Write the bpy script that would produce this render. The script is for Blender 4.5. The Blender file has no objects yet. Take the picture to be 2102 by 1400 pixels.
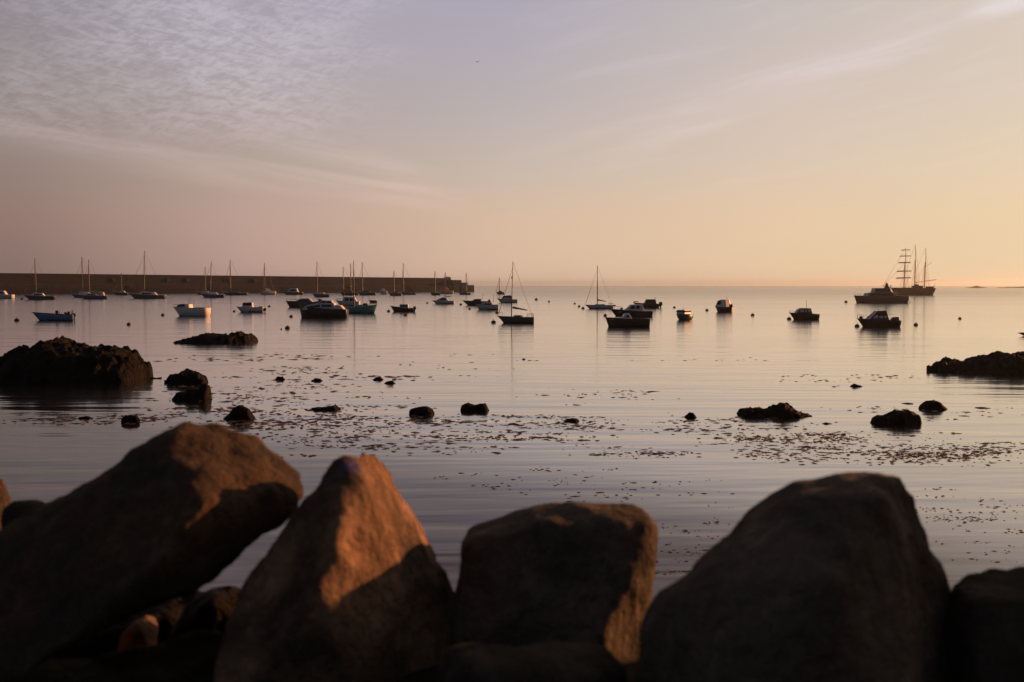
import bpy, bmesh, math, random
from mathutils import Vector, noise, Matrix
R = math.radians
scene = bpy.context.scene
col = scene.collection
# ------------------------------------------------------------------ camera
F = 2102 * 35 / 36.0          # focal length in photograph pixels
EYE = 5.8
PITCH = math.atan(114 / F)
cam = bpy.data.objects.new('camera', bpy.data.cameras.new('camera'))
col.objects.link(cam)
cam.location = (0, 0, EYE)
cam.rotation_euler = (R(90) - PITCH, 0, 0)
cam.data.lens = 35; cam.data.sensor_width = 36
cam.data.clip_start = 0.1; cam.data.clip_end = 60000
cam.data.dof.use_dof = True
cam.data.dof.focus_distance = 120
cam.data.dof.aperture_fstop = 1.6
scene.camera = cam
scene.view_settings.view_transform = 'Standard'
scene.view_settings.look = 'None'
scene.view_settings.exposure = 0
scene.view_settings.gamma = 1
# ------------------------------------------------------------------ sun
SUN_AZ, SUN_EL = 56, 9      # azimuth clockwise from the view direction (+Y), elevation
sl = bpy.data.lights.new('sun', 'SUN'); sl.energy = 5.0; sl.angle = R(0.8); sl.color = (1, 0.39, 0.145)
sun = bpy.data.objects.new('sun', sl); col.objects.link(sun)
sd = Vector((math.sin(R(SUN_AZ)) * math.cos(R(SUN_EL)), math.cos(R(SUN_AZ)) * math.cos(R(SUN_EL)), math.sin(R(SUN_EL))))
sun.rotation_euler = sd.to_track_quat('Z', 'Y').to_euler()
# ------------------------------------------------------------------ sky
def s2l(c):
    out = []
    for v in c:
        v /= 255.0
        out.append(v / 12.92 if v <= 0.04045 else ((v + 0.055) / 1.055) ** 2.4)
    return tuple(out)
world = bpy.data.worlds.new('World'); scene.world = world; world.use_nodes = True
wt = world.node_tree; wn = wt.nodes; wl = wt.links
wn.clear()
def N(t, tree=None, **kw):
    n = (tree or wt).nodes.new(t)
    for k, v in kw.items(): setattr(n, k, v)
    return n
def M(op, a, b=None, c=None, tree=None, clamp=False):
    tr = tree or wt
    n = tr.nodes.new('ShaderNodeMath'); n.operation = op; n.use_clamp = clamp
    for i, v in enumerate((a, b, c)):
        if v is None: continue
        if isinstance(v, (int, float)): n.inputs[i].default_value = v
        else: tr.links.new(v, n.inputs[i])
    return n.outputs[0]
def MR(v, a, b, c=0.0, d=1.0, tree=None, smooth=True):
    tr = tree or wt
    n = tr.nodes.new('ShaderNodeMapRange'); n.interpolation_type = 'SMOOTHSTEP' if smooth else 'LINEAR'
    tr.links.new(v, n.inputs['Value'])
    for k, x in zip(('From Min', 'From Max', 'To Min', 'To Max'), (a, b, c, d)): n.inputs[k].default_value = x
    return n.outputs['Result']
def MIX(f, a, b, tree=None, blend='MIX'):
    tr = tree or wt
    n = tr.nodes.new('ShaderNodeMix'); n.data_type = 'RGBA'; n.blend_type = blend
    for s, v in ((n.inputs[0], f), (n.inputs[6], a), (n.inputs[7], b)):
        if isinstance(v, (int, float)): s.default_value = v
        elif isinstance(v, tuple): s.default_value = (*v, 1) if len(v) == 3 else v
        else: tr.links.new(v, s)
    return n.outputs[2]
tc = N('ShaderNodeTexCoord'); sx = N('ShaderNodeSeparateXYZ'); wl.new(tc.outputs['Generated'], sx.inputs[0])
AZ = M('MULTIPLY', M('ARCTAN2', sx.outputs[0], sx.outputs[1]), 57.29578)     # degrees, 0 = ahead
EL = M('MULTIPLY', M('ARCSINE', sx.outputs[2]), 57.29578)
azs = [-180, -100, -60, -26, -15, 0, 15, 26.7, 50, 82, 120, 180]
rows = [  # elevation, colours for azs[1..-2]; azs ends share the back colour
 (0.5,  [(56,62,74), (50,46,52), (84,66,64), (135,112,105), (186,154,143), (220,188,162), (228,199,164), (222,200,164), (230,200,158), (140,104,80), (50,42,42), (56,62,74)]),
 (3.8,  [(56,62,74), (50,47,54), (88,70,70), (148,120,112), (188,157,145), (214,185,160), (225,197,166), (224,201,166), (232,204,160), (140,106,84), (50,42,42), (56,62,74)]),
 (6.8,  [(56,62,74), (50,48,55), (90,76,78), (146,130,122), (176,158,148), (198,182,170), (214,194,175), (219,200,176), (236,206,168), (136,108,90), (48,42,43), (56,62,74)]),
 (10.7, [(56,62,74), (48,48,56), (86,79,84), (144,132,131), (170,157,159), (183,173,175), (206,190,181), (211,196,181), (224,200,172), (126,108,96), (44,40,42), (56,62,74)]),
 (15.5, [(56,62,74), (46,47,56), (84,78,86), (138,130,140), (164,157,172), (171,165,180), (192,183,180), (205,192,182), (206,190,172), (118,106,98), (42,40,42), (56,62,74)]),
 (21,   [(56,62,74), (42,43,51), (66,62,67), (100,92,94), (98,86,84), (108,93,86), (182,156,138), (206,178,152), (206,176,146), (96,86,82), (36,34,37), (56,62,74)]),
 (30,   [(46,51,62), (36,38,45), (38,34,34), (50,43,41), (58,49,45), (70,59,53), (132,110,94), (160,134,112), (162,134,108), (70,62,60), (40,38,42), (46,51,62)]),
 (70,   [(30,33,42), (18,20,27), (22,24,32), (26,28,37), (29,31,40), (32,34,44), (36,37,46), (39,40,48), (41,41,48), (40,39,46), (26,27,33), (30,33,42)]),
]
azf = MR(AZ, -180, 180, smooth=False)
prev = None
for i, (e, cols_) in enumerate(rows):
    cr = N('ShaderNodeValToRGB'); wl.new(azf, cr.inputs[0]); el = cr.color_ramp.elements
    while len(el) < len(azs): el.new(0.5)
    for k, a in enumerate(azs):
        el[k].position = k / 100.0
    for k in reversed(range(len(azs))):
        el[k].position = (azs[k] + 180) / 360.0
    for k in range(len(azs)):
        el[k].color = (*s2l(cols_[k]), 1)
    if prev is None: prev = cr.outputs[0]
    else: prev = MIX(MR(EL, rows[i-1][0], e, smooth=False), prev, cr.outputs[0])
# thin clouds, laid out in azimuth and elevation
cx = N('ShaderNodeCombineXYZ'); wl.new(AZ, cx.inputs[0]); wl.new(EL, cx.inputs[1])
def wnoise(sx_, sy_, det=4, rough=0.55, dist=0.0, rot=0):
    mp = N('ShaderNodeMapping'); wl.new(cx.outputs[0], mp.inputs[0])
    mp.inputs['Rotation'].default_value = (0, 0, R(rot)); 
    m2 = N('ShaderNodeMapping'); wl.new(mp.outputs[0], m2.inputs[0]); m2.inputs['Scale'].default_value = (sx_, sy_, 1)
    n = N('ShaderNodeTexNoise'); wl.new(m2.outputs[0], n.inputs['Vector'])
    n.inputs['Scale'].default_value = 1; n.inputs['Detail'].default_value = det; n.inputs['Roughness'].default_value = rough
    n.inputs['Distortion'].default_value = dist
    return n.outputs[0]
n_rip = wnoise(0.55, 2.4, 5, 0.62, 0.9, 8)
n_rip2 = wnoise(1.5, 4.5, 3, 0.6, 0.6, -22)
n_big = wnoise(0.09, 0.30, 4, 0.5, 0.5, 6)
n_str = wnoise(0.10, 1.1, 5, 0.55, 0.5, 9)
n_str2 = wnoise(0.10, 1.1, 5, 0.55, 0.5, -12)
# mackerel field on the left, its right edge slanting
edge = M('ADD', AZ, M('MULTIPLY', M('SUBTRACT', n_big, 0.5), 14))
edge = M('ADD', edge, M('MULTIPLY', M('ADD', EL, -16.0), -0.25))
m_left = MR(edge, -14, -3.0, 1, 0)
m_left = M('MULTIPLY', m_left, M('MULTIPLY', MR(EL, 6.5, 9.5), MR(AZ, -34, -17, 0.35, 1.0)))
patch = MR(n_big, 0.28, 0.6, 0.35, 1)
rip = M('ADD', M('MULTIPLY', n_rip, 0.6), M('MULTIPLY', n_rip2, 0.4))
rip = MR(rip, 0.36, 0.62)
c1 = M('MULTIPLY', M('MULTIPLY', m_left, patch), M('ADD', M('MULTIPLY', rip, 0.42), 0.12))
# slanting cloud edge, left: elevation falls to the right
def band(a0, e0, slope, up, down, amin, amax, fade):
    d = M('SUBTRACT', EL, M('ADD', M('MULTIPLY', M('SUBTRACT', AZ, a0), slope), e0))
    d = M('ADD', d, M('MULTIPLY', M('SUBTRACT', n_str, 0.5), 1.1))
    b = M('MULTIPLY', MR(d, -down, 0.0), MR(d, 0.0, up, 1, 0))
    b = M('MULTIPLY', b, MR(AZ, amin, amin + fade))
    return M('MULTIPLY', b, MR(AZ, amax - fade, amax, 1, 0))
b1 = M('MULTIPLY', band(-1.5, 5.1, -0.122, 0.35, 2.0, -60, -0.5, 6), M('ADD', M('MULTIPLY', MR(n_str, 0.3, 0.7), 0.30), 0.12))
b2 = M('MULTIPLY', band(-7.5, 7.0, -0.24, 0.8, 1.2, -16, -3, 4), MR(n_str, 0.3, 0.7, 0.04, 0.3))
b3 = M('MULTIPLY', band(6.0, 7.3, 0.325, 2.6, 0.9, 3, 27, 7), MR(n_str2, 0.3, 0.7, 0.04, 0.22))
b4 = M('MULTIPLY', band(25.8, 14.0, 0.15, 0.9, 0.8, 23.5, 31, 2), 0.4)
b5 = M('MULTIPLY', MR(AZ, -3, 6), M('MULTIPLY', MR(n_str2, 0.48, 0.75), MR(EL, 2, 8, 0.03, 0.11)))
cl = M('ADD', c1, M('ADD', b1, M('ADD', b2, M('ADD', b3, M('ADD', b4, b5)))), clamp=False)
cloudcol = MIX(MR(EL, 3, 12), s2l((250, 208, 188)), s2l((238, 230, 240)))
skyc = MIX(M('MULTIPLY', cl, 1.0, clamp=True), prev, MIX(1.0, cloudcol, MR(AZ, -30, 12, 0.62, 1.0), blend='MULTIPLY'))
darken = M('SUBTRACT', 1.0, M('MULTIPLY', M('MULTIPLY', m_left, M('SUBTRACT', 1.0, rip)), 0.05))
skyc = MIX(1.0, skyc, darken, blend='MULTIPLY')
nish = N('ShaderNodeTexSky'); nish.sky_type = 'NISHITA'; nish.sun_disc = False
nish.sun_elevation = R(SUN_EL); nish.sun_rotation = R(SUN_AZ); nish.dust_density = 3
ten = N('ShaderNodeVectorMath', operation='SCALE'); wl.new(skyc, ten.inputs[0]); ten.inputs['Scale'].default_value = 10.2
nis = N('ShaderNodeVectorMath', operation='SCALE'); wl.new(nish.outputs[0], nis.inputs[0]); nis.inputs['Scale'].default_value = 0.04
add = N('ShaderNodeVectorMath', operation='ADD'); wl.new(ten.outputs[0], add.inputs[0]); wl.new(nis.outputs[0], add.inputs[1])
bg = N('ShaderNodeBackground'); wl.new(add.outputs[0], bg.inputs[0]); bg.inputs[1].default_value = 0.1
wo = N('ShaderNodeOutputWorld'); wl.new(bg.outputs[0], wo.inputs[0])

# ------------------------------------------------------------------ helpers
def ray(px, py):
    u = (px - 1051) / F; v = (700 - py) / F
    c, s = math.cos(PITCH), math.sin(PITCH)
    return Vector((u, c + v * s, -s + v * c))
def water(px, py):
    d = ray(px, py); t = -EYE / d.z
    return Vector((d.x * t, d.y * t, 0))
def at(px, py, Y):
    d = ray(px, py); t = Y / d.y
    return Vector((d.x * t, Y, EYE + d.z * t))
def tag(o, label=None, cat=None, group=None, kind=None):
    for k, v in (('label', label), ('category', cat), ('group', group), ('kind', kind)):
        if v: o[k] = v
    return o
def link(name, bm, mats, parent=None, smooth=False):
    me = bpy.data.meshes.new(name)
    bmesh.ops.recalc_face_normals(bm, faces=bm.faces)
    bm.to_mesh(me); bm.free()
    for m in (mats if isinstance(mats, (list, tuple)) else [mats]): me.materials.append(m)
    if smooth:
        for p in me.polygons: p.use_smooth = True
    o = bpy.data.objects.new(name, me); col.objects.link(o)
    if parent: o.parent = parent
    return o
def empty(name, loc=(0, 0, 0), rz=0):
    o = bpy.data.objects.new(name, None); col.objects.link(o); o.location = loc; o.rotation_euler = (0, 0, rz)
    o.empty_display_size = 0.5
    return o
def tube(bm, pts, r, seg=6, r2=None):
    pts = [Vector(p) for p in pts]; n = len(pts); rings = []
    for i, p in enumerate(pts):
        d = (pts[min(i + 1, n - 1)] - pts[max(i - 1, 0)]).normalized()
        a = d.cross(Vector((0, 1, 0)) if abs(d.y) < 0.9 else Vector((1, 0, 0))).normalized(); b = d.cross(a)
        rr = r if r2 is None else r + (r2 - r) * i / (n - 1)
        rings.append([bm.verts.new(p + a * rr * math.cos(2 * math.pi * k / seg) + b * rr * math.sin(2 * math.pi * k / seg)) for k in range(seg)])
    for i in range(n - 1):
        for k in range(seg):
            bm.faces.new((rings[i][k], rings[i][(k + 1) % seg], rings[i + 1][(k + 1) % seg], rings[i + 1][k]))
    bm.faces.new(rings[0][::-1]); bm.faces.new(rings[-1])
def box(bm, x0, x1, y0, y1, z0, z1, bev=0.0, taper=1.0):
    cx_, cy_ = (x0 + x1) / 2, (y0 + y1) / 2
    vs = []
    for z, k in ((z0, 1.0), (z1, taper)):
        for x, y in ((x0, y0), (x1, y0), (x1, y1), (x0, y1)):
            vs.append(bm.verts.new((cx_ + (x - cx_) * k, cy_ + (y - cy_) * k, z)))
    fs = [bm.faces.new([vs[i] for i in f]) for f in ((3, 2, 1, 0), (4, 5, 6, 7), (0, 1, 5, 4), (1, 2, 6, 5), (2, 3, 7, 6), (3, 0, 4, 7))]
    if bev > 0:
        es = list({e for f in fs for e in f.edges})
        bmesh.ops.bevel(bm, geom=es, offset=bev, segments=2, affect='EDGES', profile=0.6)
def prism(bm, prof, w, taper=0.0, bev=0.0, yoff=0.0):
    """side profile [(x, z)] extruded across the beam, narrowing towards the top"""
    z0 = min(p[1] for p in prof); z1 = max(p[1] for p in prof); h = max(z1 - z0, 1e-4)
    def vy(z): return w / 2 * (1 - taper * (z - z0) / h)
    a = [bm.verts.new((x, yoff - vy(z), z)) for x, z in prof]
    b = [bm.verts.new((x, yoff + vy(z), z)) for x, z in prof]
    fs = [bm.faces.new(a), bm.faces.new(b[::-1])]
    n = len(prof)
    for i in range(n):
        fs.append(bm.faces.new((a[i], b[i], b[(i + 1) % n], a[(i + 1) % n])))
    if bev > 0:
        bmesh.ops.bevel(bm, geom=list({e for f in fs for e in f.edges}), offset=bev, segments=2, affect='EDGES', profile=0.6)
def ell(bm, c, r, u=12, v=8):
    m = Matrix.Translation(Vector(c)) @ Matrix.Diagonal((*r, 1))
    bmesh.ops.create_uvsphere(bm, u_segments=u, v_segments=v, radius=1, matrix=m)

# ------------------------------------------------------------------ materials
def mat(name, c, rough=0.5, metal=0.0, var=0.25, scale=3.0, bump=0.0, spec=0.5):
    m = bpy.data.materials.new(name); m.use_nodes = True; t = m.node_tree
    b = t.nodes['Principled BSDF']; b.inputs['Roughness'].default_value = rough; b.inputs['Metallic'].default_value = metal
    b.inputs['Specular IOR Level'].default_value = spec
    co = N('ShaderNodeTexCoord', t); n = N('ShaderNodeTexNoise', t); t.links.new(co.outputs['Object'], n.inputs['Vector'])
    n.inputs['Scale'].default_value = scale; n.inputs['Detail'].default_value = 5
    f = MR(n.outputs[0], 0.3, 0.7, tree=t)
    t.links.new(MIX(f, tuple(x * (1 - var) for x in c), tuple(min(1, x * (1 + var)) for x in c), t), b.inputs['Base Color'])
    if bump:
        bp = N('ShaderNodeBump', t); t.links.new(n.outputs[0], bp.inputs['Height']); bp.inputs['Distance'].default_value = bump
        t.links.new(bp.outputs[0], b.inputs['Normal'])
    return m
MT = dict(
 white=mat('white_gelcoat', (0.80, 0.80, 0.79), 0.3, var=0.06), cream=mat('cream_gelcoat', (0.60, 0.55, 0.46), 0.35, var=0.08),
 grey=mat('grey_gelcoat', (0.66, 0.71, 0.77), 0.4, var=0.08), pale=mat('pale_deck', (0.66, 0.67, 0.68), 0.5, var=0.08),
 navy=mat('navy_paint', (0.06, 0.09, 0.19), 0.25, var=0.15), blue=mat('blue_paint', (0.10, 0.27, 0.48), 0.3, var=0.15),
 teal=mat('teal_paint', (0.07, 0.32, 0.34), 0.3, var=0.15), green=mat('green_paint', (0.07, 0.13, 0.11), 0.3, var=0.15),
 black=mat('black_paint', (0.02, 0.02, 0.022), 0.3, var=0.2), brown=mat('brown_paint', (0.055, 0.035, 0.025), 0.35, var=0.2),
 red=mat('red_paint', (0.16, 0.035, 0.03), 0.35, var=0.2), maroon=mat('maroon_paint', (0.07, 0.03, 0.03), 0.35, var=0.2),
 antifoul=mat('antifouling', (0.05, 0.018, 0.014), 0.8, var=0.3), glass=mat('tinted_glass', (0.015, 0.018, 0.022), 0.08, var=0.1),
 alloy=mat('mast_alloy', (0.06, 0.055, 0.055), 0.5, 0.0, var=0.1), rope=mat('rigging_wire', (0.10, 0.09, 0.085), 0.5, 0.5, var=0.1),
 canvas=mat('canvas', (0.10, 0.11, 0.14), 0.9, var=0.15), canvas_w=mat('pale_canvas', (0.70, 0.68, 0.63), 0.85, var=0.1),
 wood=mat('varnished_wood', (0.24, 0.12, 0.055), 0.4, var=0.3, scale=8), motor=mat('outboard_cowl', (0.03, 0.03, 0.033), 0.3, var=0.2),  # wood colour lightened to stand in for haze over the tall ship
 buoy=mat('buoy_plastic', (0.09, 0.03, 0.022), 0.5, var=0.3), buoy_w=mat('pale_buoy_plastic', (0.45, 0.40, 0.36), 0.5, var=0.15),
 taupe=mat('taupe_paint', (0.22, 0.17, 0.155), 0.4, var=0.1), orange=mat('orange_canvas', (0.75, 0.26, 0.07), 0.8, var=0.1), bird=mat('dark_feathers', (0.08, 0.075, 0.07), 0.8, var=0.2))

def rock_mat(name, dark, light, speck, scale, rough=0.75, bump=0.02, gloss=0.3):
    m = bpy.data.materials.new(name); m.use_nodes = True; t = m.node_tree; b = t.nodes['Principled BSDF']
    co = N('ShaderNodeTexCoord', t); ov = co.outputs['Object']
    def nz(s, d=6, r=0.6, dist=0.0):
        n = N('ShaderNodeTexNoise', t); t.links.new(ov, n.inputs['Vector']); n.inputs['Scale'].default_value = s
        n.inputs['Detail'].default_value = d; n.inputs['Roughness'].default_value = r; n.inputs['Distortion'].default_value = dist
        return n.outputs[0]
    big = nz(scale * 0.8, 5, 0.55, 0.6); mid = nz(scale * 5, 6, 0.65); fine = nz(scale * 32, 4, 0.7)
    c = MIX(MR(big, 0.38, 0.62, tree=t), dark, light, t)
    c = MIX(MR(mid, 0.55, 0.72, 0, 0.55, tree=t), c, tuple(x * 0.35 for x in dark), t)
    c = MIX(MR(fine, 0.60, 0.68, 0, 0.6, tree=t), c, speck, t)
    t.links.new(c, b.inputs['Base Color'])
    t.links.new(MR(mid, 0.3, 0.7, rough - 0.1, min(1, rough + 0.12), tree=t), b.inputs['Roughness'])
    b.inputs['Specular IOR Level'].default_value = gloss
    v = N('ShaderNodeTexVoronoi', t); t.links.new(ov, v.inputs['Vector']); v.inputs['Scale'].default_value = scale * 9
    pit = MR(v.outputs['Distance'], 0.0, 0.35, tree=t)
    pit = M('MULTIPLY', pit, MR(mid, 0.42, 0.6, 0.15, 1, tree=t), tree=t)
    hgt = M('ADD', M('MULTIPLY', mid, 1.0, tree=t), M('ADD', M('MULTIPLY', fine, 0.16, tree=t), M('MULTIPLY', pit, 0.25, tree=t), tree=t), tree=t)
    bp = N('ShaderNodeBump', t); t.links.new(hgt, bp.inputs['Height']); bp.inputs['Distance'].default_value = bump * 1.3; bp.inputs['Strength'].default_value = 1
    t.links.new(bp.outputs[0], b.inputs['Normal'])
    return m
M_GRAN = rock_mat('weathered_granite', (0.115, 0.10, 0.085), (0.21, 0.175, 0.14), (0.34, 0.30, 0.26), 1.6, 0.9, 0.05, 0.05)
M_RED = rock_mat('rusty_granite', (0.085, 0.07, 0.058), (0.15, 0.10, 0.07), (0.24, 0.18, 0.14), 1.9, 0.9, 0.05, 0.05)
M_PALE = rock_mat('sunlit_pale_granite', (0.16, 0.12, 0.09), (0.62, 0.40, 0.26), (0.78, 0.58, 0.42), 2.3, 0.85, 0.09, 0.08)  # granite made paler so the sunlit boulders look more brightly lit
M_DARK = rock_mat('shade_darkened_rock', (0.06, 0.053, 0.045), (0.11, 0.093, 0.077), (0.16, 0.14, 0.12), 1.8, 0.9, 0.05, 0.04)  # rock colour darkened to stand in for shade on the low boulders
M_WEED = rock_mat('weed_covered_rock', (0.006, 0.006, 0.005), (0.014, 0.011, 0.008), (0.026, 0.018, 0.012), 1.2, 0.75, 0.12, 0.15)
M_FAR = rock_mat('dry_reef_rock', (0.06, 0.05, 0.045), (0.10, 0.085, 0.07), (0.12, 0.10, 0.08), 0.08, 0.85, 0.3, 0.2)
M_BANK = rock_mat('rubble_bank', (0.05, 0.043, 0.036), (0.09, 0.075, 0.06), (0.12, 0.10, 0.085), 2.5, 0.9, 0.05, 0.1)

def sea_mat():
    m = bpy.data.materials.new('sea_water'); m.use_nodes = True; t = m.node_tree; b = t.nodes['Principled BSDF']
    b.inputs['Base Color'].default_value = (0.012, 0.013, 0.014, 1); b.inputs['IOR'].default_value = 1.23; b.inputs['Coat Weight'].default_value = 1.0; b.inputs['Coat IOR'].default_value = 1.85; b.inputs['Coat Roughness'].default_value = 0.11
    g = N('ShaderNodeNewGeometry', t); pos = g.outputs['Position']
    def nz(sx_, sy_, det=3, rough=0.5, dist=0.0, rot=0, off=0):
        mp = N('ShaderNodeMapping', t); t.links.new(pos, mp.inputs[0]); mp.inputs['Rotation'].default_value = (0, 0, R(rot))
        mp.inputs['Location'].default_value = (off, off * 1.7, 0)
        m2 = N('ShaderNodeMapping', t); t.links.new(mp.outputs[0], m2.inputs[0]); m2.inputs['Scale'].default_value = (sx_, sy_, 0.0)
        n = N('ShaderNodeTexNoise', t); t.links.new(m2.outputs[0], n.inputs['Vector']); n.inputs['Scale'].default_value = 1
        n.inputs['Detail'].default_value = det; n.inputs['Roughness'].default_value = rough; n.inputs['Distortion'].default_value = dist
        return n.outputs[0]
    swell = nz(0.05, 0.42, 2, 0.45, 0.4, 4)
    swell2 = nz(0.16, 1.1, 2, 0.45, 0.3, -7, 31)
    rip = nz(1.1, 4.0, 3, 0.55, 0.3, 9, 11)
    calm = nz(0.006, 0.035, 3, 0.5, 0.6, 5, 77)
    wind = MR(calm, 0.40, 0.62, 0.25, 1.0, tree=t)
    h = M('ADD', M('MULTIPLY', swell, 0.065, tree=t), M('MULTIPLY', swell2, 0.020, tree=t), tree=t)
    dd = N('ShaderNodeSeparateXYZ', t); t.links.new(pos, dd.inputs[0])
    far = MR(dd.outputs[1], 110, 460, 0.0035, 0.032, tree=t)
    h = M('ADD', h, M('MULTIPLY', M('MULTIPLY', rip, far, tree=t), wind, tree=t), tree=t)
    bp = N('ShaderNodeBump', t); t.links.new(h, bp.inputs['Height']); bp.inputs['Distance'].default_value = 1.0
    t.links.new(bp.outputs[0], b.inputs['Normal']); t.links.new(bp.outputs[0], b.inputs['Coat Normal'])
    d = N('ShaderNodeSeparateXYZ', t); t.links.new(pos, d.inputs[0])
    t.links.new(M('MULTIPLY', MR(M('ADD', d.outputs[1], M('MULTIPLY', d.outputs[0], 0.9, tree=t), tree=t), 24, 38, 0.0, 1.0, tree=t), MR(M('MULTIPLY', d.outputs[1], M('ADD', M('MULTIPLY', calm, 1.1, tree=t), 0.45, tree=t), tree=t), 230, 800, 1.0, 0.68, tree=t), tree=t), b.inputs['Coat Weight'])  # sheen put into the coat: stronger farther out and to the right
    t.links.new(MIX(MR(d.outputs[1], 18, 45, tree=t), (0.07, 0.040, 0.026), (0.012, 0.013, 0.014), t), b.inputs['Base Color'])
    r0 = MR(d.outputs[1], 45, 420, 0.05, 0.34, tree=t, smooth=False)
    t.links.new(M('ADD', r0, M('MULTIPLY', wind, 0.035, tree=t), tree=t), b.inputs['Roughness'])
    return m
M_SEA = sea_mat()

# ------------------------------------------------------------------ sea and ground
bm = bmesh.new()
xs = [-12000, -3000, -800, -200, 0, 200, 800, 3000, 12000]; ys = [9.0, 60, 300, 1200, 4000, 12000]
vv = [[bm.verts.new((x, y, 0)) for x in xs] for y in ys]
for j in range(len(ys) - 1):
    for i in range(len(xs) - 1): bm.faces.new((vv[j][i], vv[j][i+1], vv[j+1][i+1], vv[j+1][i]))
tag(link('sea', bm, M_SEA), kind='structure')
def strip(name, prof, x0, x1, nx, material, amp, freq, sub=6):
    bm = bmesh.new(); pts = []
    for a, b in zip(prof[:-1], prof[1:]):
        for k in range(sub): pts.append((a[0] + (b[0] - a[0]) * k / sub, a[1] + (b[1] - a[1]) * k / sub))
    pts.append(prof[-1]); g = []
    for y, z in pts:
        row = []
        for i in range(nx + 1):
            x = x0 + (x1 - x0) * i / nx
            n = noise.fractal(Vector((x * freq, y * freq, z * freq)), 1, 2, 4)
            c = noise.cell(Vector((x * freq * 1.3, y * freq * 1.3, z * freq))) - 0.5
            row.append(bm.verts.new((x, y + 0.3 * amp * n, z + amp * (n + 0.5 * c))))
        g.append(row)
    for j in range(len(pts) - 1):
        for i in range(nx): bm.faces.new((g[j][i], g[j][i+1], g[j+1][i+1], g[j+1][i]))
    return tag(link(name, bm, material, smooth=True), kind='structure')
strip('ground', [(-30, 4.05), (1.5, 4.05), (5.0, 3.9)], -40, 40, 160, M_BANK, 0.03, 1.2)
strip('bank', [(5.0, 3.85), (6.6, 2.3), (9.0, 0.7), (11.5, -0.6)], -40, 40, 500, M_BANK, 0.22, 1.5, 14)

# ------------------------------------------------------------------ boulders of the sea wall
def boulder(pts, label, vox=0.03, smooth=5, amp=0.035, seed=0, name='boulder', matl=None, group='boulders along the edge of the harbour'):
    P = [at(*p) for p in pts]
    c = sum(P, Vector()) / len(P)
    bm = bmesh.new()
    for p in P: bm.verts.new(p - c)
    r = bmesh.ops.convex_hull(bm, input=bm.verts)
    bmesh.ops.delete(bm, geom=[v for v in bm.verts if not v.link_faces], context='VERTS')
    bmesh.ops.recalc_face_normals(bm, faces=bm.faces)
    me = bpy.data.meshes.new('tmp'); bm.to_mesh(me); bm.free()
    o = bpy.data.objects.new('tmp', me); col.objects.link(o)
    rm = o.modifiers.new('r', 'REMESH'); rm.mode = 'VOXEL'; rm.voxel_size = vox
    sm = o.modifiers.new('s', 'SMOOTH'); sm.factor = 0.5; sm.iterations = smooth
    dg = bpy.context.evaluated_depsgraph_get(); dg.update()
    m2 = bpy.data.meshes.new_from_object(o.evaluated_get(dg))
    bpy.data.objects.remove(o)
    off = Vector((seed * 7.3, seed * 3.1, seed * 5.7))
    nrm = [v.normal.copy() for v in m2.vertices]
    for v, n in zip(m2.vertices, nrm):
        q = v.co + off
        a = noise.fractal(q * 1.5, 0.9, 2.1, 3) * amp * 1.3
        a += (noise.ridged_multi_fractal(q * 2.6, 0.8, 2.2, 4, 1.0, 2.0) - 1.0) * amp * 0.45
        dcell = noise.voronoi(q * 2.2)[0]; a += (min(dcell[1] - dcell[0], 0.25) - 0.2) * amp * 1.6
        a += noise.fractal(q * 8, 0.7, 2.2, 3) * amp * 0.32
        v.co += n * a
    for p in m2.polygons: p.use_smooth = True
    m2.materials.clear(); m2.materials.append(matl or M_GRAN); m2.name = name
    ob = bpy.data.objects.new(name, m2); col.objects.link(ob); ob.location = c
    return tag(ob, label, 'boulder', group)
#--BOULDERS--
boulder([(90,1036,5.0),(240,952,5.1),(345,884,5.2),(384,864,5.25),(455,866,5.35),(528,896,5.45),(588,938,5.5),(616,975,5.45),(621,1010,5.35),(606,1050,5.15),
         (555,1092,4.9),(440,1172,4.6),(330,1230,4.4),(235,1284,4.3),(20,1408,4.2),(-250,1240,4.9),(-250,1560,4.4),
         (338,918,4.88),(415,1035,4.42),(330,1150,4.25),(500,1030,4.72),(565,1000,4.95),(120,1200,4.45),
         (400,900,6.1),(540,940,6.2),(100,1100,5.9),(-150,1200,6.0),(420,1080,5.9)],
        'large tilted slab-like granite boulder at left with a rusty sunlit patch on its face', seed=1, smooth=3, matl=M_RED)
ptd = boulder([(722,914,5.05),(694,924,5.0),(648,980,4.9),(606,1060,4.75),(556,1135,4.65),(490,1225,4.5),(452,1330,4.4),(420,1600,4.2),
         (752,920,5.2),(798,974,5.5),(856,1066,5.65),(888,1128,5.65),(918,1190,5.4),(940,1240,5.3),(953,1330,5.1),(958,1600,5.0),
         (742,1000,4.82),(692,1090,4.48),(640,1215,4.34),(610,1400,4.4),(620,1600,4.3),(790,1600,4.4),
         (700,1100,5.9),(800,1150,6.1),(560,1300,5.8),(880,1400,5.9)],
        'pointed granite boulder with a bright orange sunlit right face', seed=2, smooth=2, matl=M_PALE)
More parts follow.
